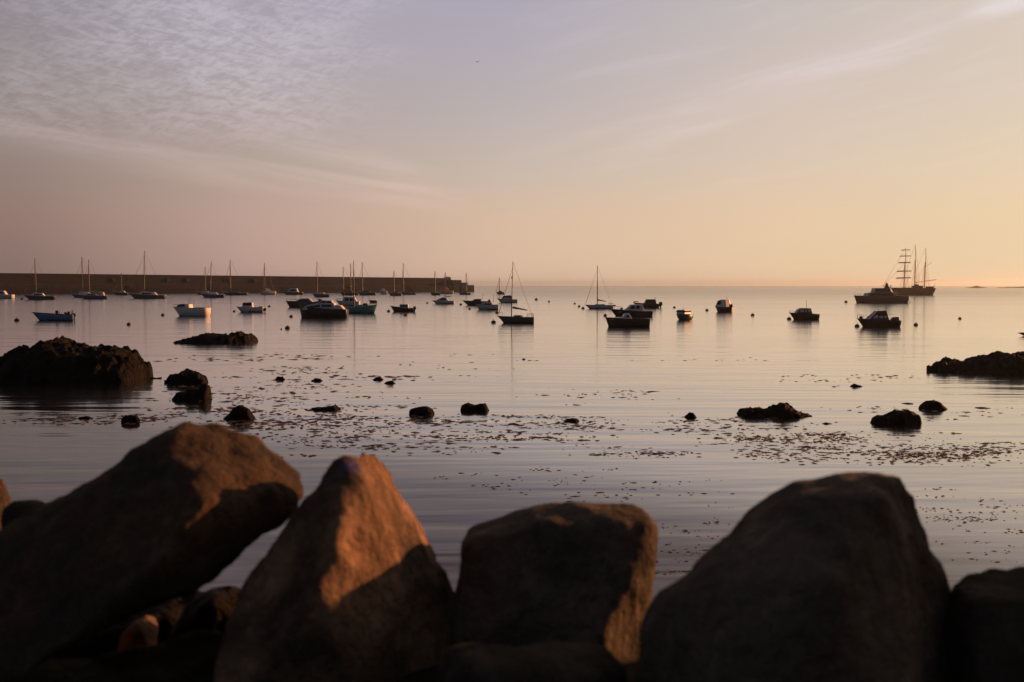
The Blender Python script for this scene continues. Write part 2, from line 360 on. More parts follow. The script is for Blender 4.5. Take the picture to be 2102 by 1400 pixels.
def blue_spot(o, p, r, colour):
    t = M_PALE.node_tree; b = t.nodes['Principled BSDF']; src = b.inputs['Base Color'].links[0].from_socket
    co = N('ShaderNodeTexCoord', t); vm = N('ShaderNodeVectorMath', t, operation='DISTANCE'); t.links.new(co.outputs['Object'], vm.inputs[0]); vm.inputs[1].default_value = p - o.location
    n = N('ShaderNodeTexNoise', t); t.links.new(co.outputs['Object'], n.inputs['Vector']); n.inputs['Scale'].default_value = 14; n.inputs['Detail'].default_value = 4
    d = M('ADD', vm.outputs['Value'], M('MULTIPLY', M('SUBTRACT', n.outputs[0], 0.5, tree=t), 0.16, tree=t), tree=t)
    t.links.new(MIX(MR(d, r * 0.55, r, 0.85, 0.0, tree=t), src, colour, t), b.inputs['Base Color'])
blue_spot(ptd, at(716, 968, 4.92), 0.085, (0.16, 0.17, 0.48))  # small bluish spot mixed into the pointed boulder's base colour
boulder([(950,1092,5.3),(964,1076,5.4),(1050,1048,5.45),(1120,1040,5.5),(1160,1045,5.5),(1298,1032,5.45),(1330,1048,5.4),(1347,1090,5.36),
         (1342,1170,5.6),(1328,1260,5.85),(1314,1330,5.6),(940,1110,5.2),(932,1220,5.1),(926,1400,5.0),(940,1600,4.9),(1300,1600,5.2),
         (965,1112,5.1),(1120,1070,5.08),(1334,1076,5.24),(1236,1258,4.98),(1338,1145,5.22),(1020,1215,4.98),(1225,1330,4.9),(1020,1500,4.8),
         (1000,1100,6.3),(1300,1080,6.5),(1300,1300,6.4),(980,1300,6.3)],
        'square flat-topped dark boulder in the middle with its right corner glowing orange', seed=3, smooth=1, amp=0.028)
boulder([(905,1330,4.0),(1000,1320,4.05),(1110,1325,4.05),(1235,1330,4.1),(1290,1370,4.1),(1300,1600,4.0),(880,1600,3.8),(1000,1380,3.7),(1200,1400,3.75),(1100,1600,3.5),
         (950,1340,4.6),(1240,1360,4.6)],
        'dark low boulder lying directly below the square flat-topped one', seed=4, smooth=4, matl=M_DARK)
boulder([(1322,1290,4.3),(1350,1235,4.35),(1400,1178,4.4),(1480,1098,4.45),(1560,1034,4.55),(1640,986,4.6),(1720,977,4.6),(1795,984,4.65),(1842,984,4.65),(1872,1018,4.7),
         (1892,1080,4.75),(1906,1145,4.75),(1926,1180,4.7),(1946,1245,4.6),(1950,1330,4.55),(1952,1600,4.5),(1306,1360,4.25),(1296,1600,4.2),
         (1640,1040,4.15),(1800,1020,4.2),(1500,1200,3.85),(1700,1200,3.75),(1845,1180,4.0),(1880,1330,3.95),(1500,1600,3.6),(1850,1600,3.7),
         (1500,1150,5.3),(1700,1050,5.5),(1850,1100,5.5),(1900,1300,5.4),(1400,1350,5.2)],
        'huge rounded dark boulder at right, domed and rising highest on that side', seed=5, smooth=1, amp=0.028)
boulder([(1952,1235,4.6),(1957,1192,4.65),(1995,1178,4.7),(2060,1171,4.75),(2120,1166,4.8),(2300,1150,4.9),(1945,1300,4.5),(1930,1600,4.4),(2350,1600,4.5),
         (1990,1230,4.2),(2250,1230,4.2),(2050,1600,3.9),(2050,1230,5.6),(2300,1230,5.7)],
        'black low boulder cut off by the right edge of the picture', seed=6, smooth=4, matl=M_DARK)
boulder([(-160,1080,6.9),(-60,985,7.1),(4,982,7.15),(20,1010,7.1),(22,1050,7.0),(10,1090,6.9),(0,1300,6.7),(-60,1700,6.4),(-300,1700,6.4),(-250,1300,6.6),(-30,1080,6.5),(-120,1050,8.2),(0,1060,8.0)],
        'boulder at the far left edge with a thin sunlit orange side', seed=7, smooth=3, matl=M_RED)
boulder([(10,1040,5.3),(40,1030,5.4),(85,1030,5.4),(150,1050,5.4),(180,1200,5.2),(0,1200,5.2),(60,1060,5.0),(60,1100,6.0),(130,1120,5.9)],
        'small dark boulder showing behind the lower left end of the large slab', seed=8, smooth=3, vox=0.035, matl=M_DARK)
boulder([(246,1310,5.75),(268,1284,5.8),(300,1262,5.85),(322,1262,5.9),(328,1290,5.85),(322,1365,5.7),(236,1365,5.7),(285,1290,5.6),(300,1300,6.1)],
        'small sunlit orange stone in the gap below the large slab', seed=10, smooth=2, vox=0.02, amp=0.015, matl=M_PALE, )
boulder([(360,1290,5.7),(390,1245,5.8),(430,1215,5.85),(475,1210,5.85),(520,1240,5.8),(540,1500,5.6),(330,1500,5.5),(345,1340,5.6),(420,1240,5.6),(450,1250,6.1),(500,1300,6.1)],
        'weedy reddish rock at the foot of the gap between slab and pointed boulder', seed=12, smooth=3, matl=M_WEED)  # weedy; darkest rock colour also used here to deepen the gap's shade
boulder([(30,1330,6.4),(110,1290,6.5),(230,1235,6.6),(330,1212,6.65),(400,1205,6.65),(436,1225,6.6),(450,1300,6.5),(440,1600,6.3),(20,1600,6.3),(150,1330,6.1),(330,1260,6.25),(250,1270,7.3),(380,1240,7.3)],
        'shade-darkened filler rock in the space behind the small sunlit stone', seed=14, smooth=3, matl=M_WEED)  # filler in the darkest rock colour, so the gap reads as shade
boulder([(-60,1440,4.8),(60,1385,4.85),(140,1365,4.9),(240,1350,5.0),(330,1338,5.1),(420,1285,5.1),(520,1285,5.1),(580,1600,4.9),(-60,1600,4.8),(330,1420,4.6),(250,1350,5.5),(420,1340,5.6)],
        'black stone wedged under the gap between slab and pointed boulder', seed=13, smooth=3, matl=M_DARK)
boulder([(2165,1000,5.3),(2175,800,5.4),(2240,720,5.5),(2450,700,5.6),(2620,800,5.5),(2650,1300,5.2),(2160,1350,5.0),(2250,1050,4.7),(2500,1100,4.7),(2500,1500,4.5),(2200,1500,4.6),(2300,1000,6.2),(2550,1100,6.2)],
        'tall boulder standing beyond the right edge of the view', seed=11, smooth=4)  # out of view; placed and raised to shade the huge domed boulder
#--END--

# ------------------------------------------------------------------ rocks in the water (heightfields with a ragged weedy skin)
def reef(prof, wly, label, depth=None, seed=0, name='rock', res=None, rough=1.0, matl=None, group='rocks standing in the shallow water', cat='rock'):
    x0, x1 = prof[0][0], prof[-1][0]
    w0 = water((x0 + x1) / 2, wly); mpp = w0.y / F
    W = (x1 - x0) * mpp
    D = depth if depth else max(0.55 * W, 0.4)
    D = min(D, 9)
    cy_ = w0.y + D * 0.45
    k = (w0.y + D * 0.45) / w0.y
    pr = [((px - 1051) / F * cy_, max(0.0, at(px, py, cy_).z)) for px, py in prof]
    X0, X1 = pr[0][0], pr[-1][0]; cxw = (X0 + X1) / 2
    nx = res or max(24, min(150, int((x1 - x0) * 0.6))); ny = max(14, int(nx * 0.5))
    def h(x):
        for a, b in zip(pr[:-1], pr[1:]):
            if x <= b[0]:
                t = (x - a[0]) / (b[0] - a[0] + 1e-9); return a[1] + (b[1] - a[1]) * t
        return pr[-1][1]
    hm = max(p[1] for p in pr); bm = bmesh.new(); g = []
    am = rough * 0.10 * min(W, 3.5 * hm + 0.2)
    pad = 0.06 * (X1 - X0)
    for j in range(ny + 1):
        v = -1.15 + 2.3 * j / ny; row = []
        for i in range(nx + 1):
            x = X0 - pad + (X1 - X0 + 2 * pad) * i / nx
            t = (x - cxw) / ((X1 - X0) / 2)
            prof_d = max(0.0, 1 - abs(t) ** 3) ** 0.4
            wob = 1 + 0.22 * noise.noise(Vector((x / (W * 0.25 + 0.2), seed * 3.3, j * 0.0)))
            vv_ = v / (prof_d * wob + 0.06)
            s = max(0.0, 1 - abs(vv_) ** 2.6) ** 0.5
            xx = min(max(x, X0), X1)
            hh = h(xx) * s if abs(vv_) < 1 else 0
            q = Vector((x, v * D / 2, seed * 9.1))
            fr = 2.2 / max(hm, 0.25)
            n1 = noise.fractal(q * fr * 0.6, 0.8, 2.1, 5)
            n2 = abs(noise.noise(q * fr * 1.6)) + 0.5 * abs(noise.noise(q * fr * 3.4))
            edge_ = min(1.0, hh / (0.35 * hm + 1e-6))
            z = hh + am * (0.55 * n1 + 0.55 * (n2 - 0.35)) * (0.35 + 0.65 * edge_)
            z -= 0.22 * am
            if hh <= 0: z -= 0.10 * hm + 0.05 + min(1.0, (abs(vv_) - 1) + max(0, abs(t) - 1) * 4) * 0.5 * hm
            else: z -= 0.03
            row.append(bm.verts.new((x - cxw + am * 0.5 * noise.noise(q * fr + Vector((5, 5, 5))), v * D / 2 + am * 0.5 * noise.noise(q * fr + Vector((9, 1, 5))), z)))
        g.append(row)
    for j in range(ny):
        for i in range(nx): bm.faces.new((g[j][i], g[j][i+1], g[j+1][i+1], g[j+1][i]))
    o = link(name, bm, matl or M_WEED, smooth=False); o.location = (cxw, cy_, 0)
    for p in o.data.polygons: p.use_smooth = True
    return tag(o, label, cat, group)
reef([(-60,738),(-20,735),(0,733),(20,735),(40,722),(60,712),(90,708),(110,703),(130,701),(150,704),(165,711),(185,713),(205,708),(235,710),(250,716),(262,722),(275,722),(283,731),(295,729),(302,735),(306,765)], 786, 'largest weed-covered black rock islet, at the left edge of the water', depth=7, seed=1, res=190)
reef([(355,701),(385,694),(400,690),(420,684),(450,685),(470,688),(482,680),(497,681),(503,686),(512,683),(522,692),(525,700)], 705, 'long low weedy rock reef beyond the largest islet, tapering to the left', depth=6, seed=2, res=140)
reef([(340,777),(350,766),(362,767),(378,758),(392,759),(405,762),(418,770),(422,784)], 788, 'rounded weedy rock just right of the largest islet, upper of two touching', seed=3)
reef([(352,816),(362,806),(378,803),(386,792),(408,797),(416,787),(427,787),(429,815)], 822, 'knobbly weedy rock with an upright spur, lower of two touching', seed=4)
reef([(452,859),(468,848),(478,835),(492,829),(505,835),(515,850),(523,859)], 862, 'cone-shaped black rock just above the top of the large slab boulder', seed=5)
reef([(246,857),(252,850),(264,849),(275,850),(281,858)], 868, 'small squat upright rock alone in front of the largest islet', seed=6)
reef([(150,858),(162,853),(178,853),(188,858)], 860, 'small flat rock awash left of the squat upright rock', seed=7)
reef([(562,778),(568,771),(578,772),(585,779)], 780, 'small round black rock, first of the row left of centre', seed=8)
reef([(633,782),(645,776),(655,776),(664,782)], 783, 'small flat-topped black rock, second of the row left of centre', seed=9)
reef([(761,779),(772,773),(780,772),(787,780)], 780, 'small wedge-shaped rock, upper of a close pair', seed=10)
reef([(787,787),(794,781),(804,780),(812,787)], 788, 'small oval rock, lower of a close pair', seed=11)
reef([(634,838),(650,834),(668,834),(680,833),(686,828),(693,838),(710,846)], 843, 'long thin rock with a small knob near its right end', seed=12)
reef([(839,842),(843,836),(855,835),(870,832),(885,836),(890,845)], 852, 'square block-like weedy rock in the middle shallows', seed=13)
reef([(945,835),(949,828),(965,826),(974,830),(984,826),(997,828),(1004,838)], 844, 'heart-shaped weedy rock right of the square block-like one', seed=14)
reef([(1039,870),(1048,867),(1062,867),(1071,871)], 872, 'tiny flat rock lower right of the heart-shaped rock', seed=15)
reef([(970,876),(978,873),(986,874),(992,877)], 877, 'tiny flat rock directly below the heart-shaped rock', seed=16)
reef([(1140,865),(1158,862),(1172,858),(1185,857),(1190,862)], 866, 'low sloping rock among floating weed right of centre', seed=17)
reef([(1394,857),(1408,853),(1417,844),(1426,846),(1434,856)], 858, 'small pointed rock left of the long peaked rock', seed=18)
reef([(1513,850),(1530,838),(1550,835),(1580,838),(1592,832),(1607,825),(1625,832),(1650,845),(1672,857)], 857, 'long dark rock with a peaked top, right of centre', seed=19)
reef([(1690,868),(1700,865),(1712,868),(1724,870)], 871, 'tiny low rock just right of the long peaked rock', seed=20)
reef([(1796,860),(1802,851),(1820,849),(1840,843),(1855,840),(1868,842),(1888,845),(1892,862)], 871, 'broad humped rock with a steep right end, near the right side', seed=21)
reef([(1890,832),(1905,821),(1918,819),(1930,824),(1948,836)], 841, 'rounded rock with a sunlit right shoulder behind the broad humped one', seed=22)
reef([(1852,828),(1866,825),(1880,827),(1898,831)], 830, 'thin flat rock awash left of the rounded rock with the sunlit shoulder', seed=23)
reef([(2003,838),(2015,834),(2030,835),(2048,838)], 839, 'thin flat rock awash near the right edge', seed=24)
reef([(1748,792),(1756,786),(1764,788),(1776,793)], 794, 'small double-humped rock alone in open bright water at right', seed=25)
reef([(1921,748),(1932,741),(1945,746),(1965,738),(1985,743),(1999,748),(2015,736),(2035,730),(2058,722),(2075,724),(2102,723),(2150,722),(2190,745)], 768, 'large weedy rock islet at the right edge with two small humps at its left', depth=6, seed=26, res=150)
reef([(1334,820),(1341,818),(1348,819),(1356,821)], 821, 'tiny speck of rock in open water right of centre', seed=27)
reef([(765,858),(769,854),(775,855),(779,859)], 859, 'tiny rock speck left of the square block-like rock', seed=28)
reef([(1664,869),(1669,866),(1674,867),(1678,870)], 870, 'tiny round rock touching the right foot of the long peaked rock', seed=30)
reef([(1070,737),(1075,734),(1080,737)], 738, 'single tiny dark rock in the calm water below the nearest sailing boat', seed=29)
# distant skerries
def skerry(prof, Y, label, seed, D=60):
    pr = [at(px, py, Y) for px, py in prof]; cxw = (pr[0].x + pr[-1].x) / 2
    bm = bmesh.new(); g = []; nx, ny = 90, 18
    for j in range(ny + 1):
        v = -1 + 2 * j / ny; row = []
        for i in range(nx + 1):
            x = pr[0].x + (pr[-1].x - pr[0].x) * i / nx
            h = 0
            for a, b in zip(pr[:-1], pr[1:]):
                if a.x <= x <= b.x + 1e-6: h = a.z + (b.z - a.z) * (x - a.x) / (b.x - a.x); break
            q = Vector((x * 0.05, v * 2, seed))
            z = max(h, 0) * (1 - v * v) ** 0.6 + 1.2 * noise.fractal(q, 0.8, 2, 4) * (1 - v * v) - 1.5 * v * v - 0.3
            row.append(bm.verts.new((x - cxw, v * D / 2, z)))
        g.append(row)
    for j in range(ny):
        for i in range(nx): bm.faces.new((g[j][i], g[j][i+1], g[j+1][i+1], g[j+1][i]))
    o = link('skerry', bm, M_FAR, smooth=True); o.location = (cxw, Y, 0)
    tag(o, label, 'islet', 'distant rocky skerries on the horizon')
skerry([(1985,590.6),(1992,589.4),(2000,588.6),(2004,586.4),(2008,588.2),(2016,589.5),(2024,590.6)], 2400, 'faint small peaked skerry on the horizon right of the tall ship', 1)
skerry([(2050,590.6),(2060,589.6),(2072,588.9),(2080,589.8),(2086,588.9),(2100,588.2),(2130,588),(2180,588.5),(2200,590.6)], 2400, 'faint long low skerry on the horizon at the right edge', 2)

# ------------------------------------------------------------------ floating weed
def weed():
    rnd = random.Random(5); bm = bmesh.new()
    def piece(x, y, s, st):
        n = rnd.randint(6, 9); ang = rnd.uniform(-0.5, 0.5); ca, sa = math.cos(ang), math.sin(ang)
        c = bm.verts.new((x, y, 0.01 + s * 0.16)); ring = []
        for k in range(n):
            a = 2 * math.pi * k / n; r = s * rnd.uniform(0.35, 1.1)
            dx, dy = math.cos(a) * r * st, math.sin(a) * r
            ring.append(bm.verts.new((x + dx * ca - dy * sa, y + dx * sa + dy * ca, 0.004)))
        for k in range(n): bm.faces.new((c, ring[k], ring[(k + 1) % n]))
    # photograph patches: x0, x1, y0, y1, clusters, pieces per cluster, spread m, size
    zones = [(430,760,790,900,44,8,0.9,0.10),(480,900,815,935,56,8,0.8,0.09),(560,1000,860,945,36,7,0.6,0.075),(880,1130,840,940,32,7,0.6,0.075),
             (330,560,770,860,22,8,1.1,0.11),(40,330,845,880,26,8,0.8,0.09),(540,900,745,800,16,10,1.7,0.13),(420,620,705,760,9,10,2.6,0.16),
             (1080,1250,845,905,26,9,0.7,0.07),(1250,1400,922,938,11,9,0.45,0.055),(1350,1700,850,900,30,7,0.7,0.075),
             (1450,1760,885,912,42,9,0.55,0.06),(1560,2060,905,958,70,9,0.6,0.06),(1850,2060,925,945,20,10,0.5,0.06),
             (1700,2100,880,960,24,5,0.6,0.06),(1150,1700,900,960,14,5,0.5,0.055),(960,1500,960,1060,22,5,0.35,0.04),
             (1330,1480,1040,1200,22,7,0.22,0.026),(1870,2102,1000,1100,22,7,0.3,0.034),(1900,2102,1060,1190,10,6,0.22,0.025),
             (900,1300,960,990,7,6,0.4,0.04),(1640,1860,760,800,8,9,1.3,0.10),(1380,1500,738,745,2,12,2.2,0.13),(1680,2102,830,860,10,7,0.9,0.08),
             (550,1100,715,775,7,6,1.6,0.12),(1000,1350,760,850,10,5,1.0,0.08)]
    for x0, x1, y0, y1, nc, npc, sp, sz in zones:
        for _ in range(nc):
            px = rnd.uniform(x0, x1); py = rnd.triangular(y0, y1, (y0 + y1) / 2)
            c = water(px, py); f = c.y / 35.0
            for _ in range(rnd.randint(2, int(npc * 1.8))):
                piece(c.x + rnd.gauss(0, sp * 1.1), c.y + rnd.gauss(0, sp * 0.45), sz * rnd.choice((0.4, 0.55, 0.7, 0.9, 1.2, 1.6)) * rnd.uniform(0.8, 1.2), rnd.choice((1.0, 1.3, 1.7, 2.6)))
    m = mat('floating_weed', (0.13, 0.07, 0.05), 0.6, var=0.5, scale=1.5)
    pb_ = m.node_tree.nodes['Principled BSDF']; pb_.inputs['Coat Weight'].default_value = 0.8; pb_.inputs['Coat Roughness'].default_value = 0.25
    wt_ = m.node_tree; tr = N('ShaderNodeBsdfTranslucent', wt_); tr.inputs[0].default_value = (0.52, 0.26, 0.15, 1); mx = N('ShaderNodeMixShader', wt_); mx.inputs[0].default_value = 0.6
    wt_.links.new(pb_.outputs[0], mx.inputs[1]); wt_.links.new(tr.outputs[0], mx.inputs[2]); wt_.links.new(mx.outputs[0], wt_.nodes['Material Output'].inputs['Surface'])
    o = link('floating_seaweed', bm, m)
    tag(o, 'brown scraps of seaweed floating in loose rafts on the shallow water', 'seaweed', kind='stuff')
weed()

# ------------------------------------------------------------------ breakwater
def breakwater():
    A = water(0, 603.8); B = water(962, 598.8)
    d = (B - A); d.z = 0; L0 = d.length; d.normalize(); nrm = Vector((d.y, -d.x, 0))   # towards the camera side
    if nrm.dot(-A) < 0: nrm = -nrm
    root = empty('breakwater', B); root.rotation_euler = (0, 0, math.atan2(d.y, d.x))
    sgn = 1 if (Vector((-math.sin(root.rotation_euler.z), math.cos(root.rotation_euler.z), 0))).dot(nrm) > 0 else -1
    m = bpy.data.materials.new('harbour_masonry'); m.use_nodes = True; t = m.node_tree; b = t.nodes['Principled BSDF']; b.inputs['Roughness'].default_value = 0.9
    co = N('ShaderNodeTexCoord', t); mp = N('ShaderNodeMapping', t); t.links.new(co.outputs['Object'], mp.inputs[0]); mp.inputs['Rotation'].default_value = (R(90), 0, 0)
    br = N('ShaderNodeTexBrick', t); t.links.new(mp.outputs[0], br.inputs['Vector']); br.inputs['Scale'].default_value = 1
    br.inputs['Brick Width'].default_value = 3.2; br.inputs['Row Height'].default_value = 1.3; br.inputs['Mortar Size'].default_value = 0.06
    br.inputs['Color1'].default_value = (0.06, 0.052, 0.045, 1); br.inputs['Color2'].default_value = (0.04, 0.035, 0.031, 1); br.inputs['Mortar'].default_value = (0.025, 0.023, 0.02, 1)
    n = N('ShaderNodeTexNoise', t); t.links.new(co.outputs['Object'], n.inputs['Vector']); n.inputs['Scale'].default_value = 0.12; n.inputs['Detail'].default_value = 6
    c = MIX(MR(n.outputs[0], 0.35, 0.7, 0, 0.7, tree=t), br.outputs[0], (0.028, 0.025, 0.023), t)
    sp = N('ShaderNodeSeparateXYZ', t); t.links.new(co.outputs['Object'], sp.inputs[0])
    c = MIX(M('MULTIPLY', MR(sp.outputs[2], 3.0, 4.2, 1, 0, tree=t), 0.8, tree=t), c, (0.022, 0.024, 0.016), t)
    t.links.new(c, b.inputs['Base Color'])
    x0 = -L0 - 420
    def sec(prof, xa, xb, name, mt=m, n=1):
        bm = bmesh.new(); rings = []
        for i in range(n + 1):
            x = xa + (xb - xa) * i / n
            rings.append([bm.verts.new((x, sgn * y, z * (0.885 + 0.19 * min(1.3, -x / L0)) if z > 0 else z)) for y, z in prof])
        for r0_, r1 in zip(rings[:-1], rings[1:]):
            for k in range(len(prof)): bm.faces.new((r0_[k], r0_[(k+1) % len(prof)], r1[(k+1) % len(prof)], r1[k]))
        bm.faces.new(rings[0]); bm.faces.new(rings[-1][::-1])
        return link(name, bm, mt, root)
    sec([(0, -3), (-1.2, 6.0), (-4.5, 6.15), (-5.2, 13.0), (-9, 13.0), (-11, -3)], x0, -18, 'wall', n=40)
    sec([(-5.25, 13.0), (-5.25, 14.1), (-6.6, 14.1), (-6.6, 13.0)], x0, -20, 'parapet')
    sec([(0.3, -3), (-0.6, 12.2), (-9.4, 12.2), (-12, -3)], -18, -8, 'wall')
    sec([(0.8, -3), (-0.2, 9.6), (-9.8, 9.6), (-13, -3)], -8, -1, 'wall')
    sec([(0.6, -3), (0.0, 7.0), (-9.8, 7.0), (-13, -3)], -1, 6.5, 'wall')
    bm = bmesh.new(); box(bm, -23, -15.5, -sgn * 8.5 - 2, -sgn * 8.5 + 2, 12.2, 15.4, 0.1); prism(bm, [(-23.6, 15.4), (-19.2, 16.6), (-14.9, 15.4)], 0.01)
    bm2 = bmesh.new(); box(bm2, -22, -16.5, -sgn * 7 - 1.6, -sgn * 7 + 1.6, 10.2, 13.2, 0.08)
    bm.free(); h = link('lookout_hut', bm2, m, root)
    bm = bmesh.new(); prof = [(-22.1, 13.2), (-19.2, 14.0), (-16.4, 13.2)]
    a = [bm.verts.new((x, -sgn * 7 - 1.7, z)) for x, z in prof]; b_ = [bm.verts.new((x, -sgn * 7 + 1.7, z)) for x, z in prof]
    bm.faces.new(a); bm.faces.new(b_[::-1])
    for i in range(3): bm.faces.new((a[i], b_[i], b_[(i+1) % 3], a[(i+1) % 3]))
    link('roof', bm, MT['grey'], h)
    mp_ = mat('pale_limewashed_stone', (0.10, 0.09, 0.08), 0.9, var=0.3, scale=0.8)
    for px in (240, 352, 392, 478, 530):
        # pale niches along the upper wall
        u = (px - 0) / 962.0; Yp = 1 / ((1 - u) / A.y + u / B.y); X = (px - 1051) / F * Yp
        lx = (Vector((X, Yp, 0)) - B).dot(d)
        bm = bmesh.new(); box(bm, lx - 1.3, lx + 1.3, -sgn * 4.6 - 0.35, -sgn * 4.6 + 0.35, 8.6, 11.2, 0.05); link('niche', bm, mp_, root)
    for k in range(9):
        lx = -60 - k * 62
        bm = bmesh.new(); box(bm, lx - 0.25, lx + 0.25, -sgn * 0.1 - 0.2, -sgn * 0.1 + 0.2, -1, 6.4, 0.03)
        for r_ in range(12): box(bm, lx - 0.5, lx + 0.5, sgn * 0.25 - 0.05, sgn * 0.25 + 0.05, r_ * 0.5, r_ * 0.5 + 0.08)
        link('ladder', bm, MT['black'], root)
    tag(root, 'long high stone breakwater running out from the left with a stepped end', 'breakwater')
breakwater()

# ------------------------------------------------------------------ boats
def hull_mesh(L, B, zb, zs, draft, rake=0.12, flare=0.12, transom=0.8, tuck=0.0, full=2.4, sheer_pow=1.7, stern_rake=0.0):
    """bow towards -x; zb, zs are the bow and stern heights above the water; returns bmesh and a beam function"""
    NS, NU = 20, 7
    def hb(t):
        f = 1 - (1 - min(t / 0.62, 1)) ** full
        g = 1 - (1 - transom) * max(0, (t - 0.55) / 0.45) ** 1.6
        return B / 2 * max(f * g, 0.004)
    def sh(t): return zs + (zb - zs) * (1 - t) ** sheer_pow
    bm = bmesh.new(); rows = []
    for i in range(NS + 1):
        t = (i / NS) ** 1.25
        z1 = sh(t); b = hb(t); kd = draft * (0.35 + 0.65 * min(1, t * 3)) * (1 - tuck * max(0, t - 0.7) / 0.3)
        r = []
        for s in (-1, 1):
            side = []
            for k in range(NU + 1):
                u = k / NU
                z = z1 + (-kd - z1) * u
                y = b * (1 - u ** 3.2) * (1 + flare * (0.3 - u) * (1 - t))
                x = -L / 2 + t * L + rake * L * u ** 0.8 * (1 - t) ** 3 - stern_rake * L * u * max(0, (t - 0.8) / 0.2)
                side.append((x, s * y, z))
            r.append(side)
        port, star = r
        loop = [bm.verts.new(p) for p in port] + [bm.verts.new(p) for p in star[::-1][1:]]
        rows.append(loop)
    n = len(rows[0])
    for a, b in zip(rows[:-1], rows[1:]):
        for k in range(n - 1):
            f = bm.faces.new((a[k], a[k + 1], b[k + 1], b[k]))
            if max(v.co.z for v in f.verts) < 0.13 * zs + 0.1: f.material_index = 1
    bm.faces.new(rows[-1]); bm.faces.new(rows[0][::-1])
    # inner deck closes the top a little below the sheer
    return bm, hb, sh
def deck_mesh(L, hb, sh, drop=0.06, x_from=0.02, x_to=1.0):
    bm = bmesh.new(); prev = None
    for i in range(17):
        t = x_from + (x_to - x_from) * i / 16
        x = -L / 2 + t * L; b = hb(t) * 0.985; z = sh(t) - drop
        row = [bm.verts.new((x, -b, z)), bm.verts.new((x, 0, z + 0.05 * b)), bm.verts.new((x, b, z))]
        if prev:
            for k in range(2): bm.faces.new((prev[k], prev[k+1], row[k+1], row[k]))
        prev = row
    return bm
def rail_mesh(L, hb, sh, r, up=0.0, t0=0.0, t1=1.0, n=14, posts=False, inset=0.98, prow=0.0):
    bm = bmesh.new()
    for s in (-1, 1):
        pts = [(-L/2 + (t0 + (t1 - t0) * i / n) * L, s * hb(t0 + (t1 - t0) * i / n) * inset, sh(t0 + (t1 - t0) * i / n) + up) for i in range(n + 1)]
        tube(bm, pts, r, 5)
        if posts:
            for i in range(0, n + 1, max(1, n // 3)):
                p = pts[i]; tube(bm, [(p[0], p[1], p[2] - up - 0.02), p], r * 0.9, 5)
    return bm
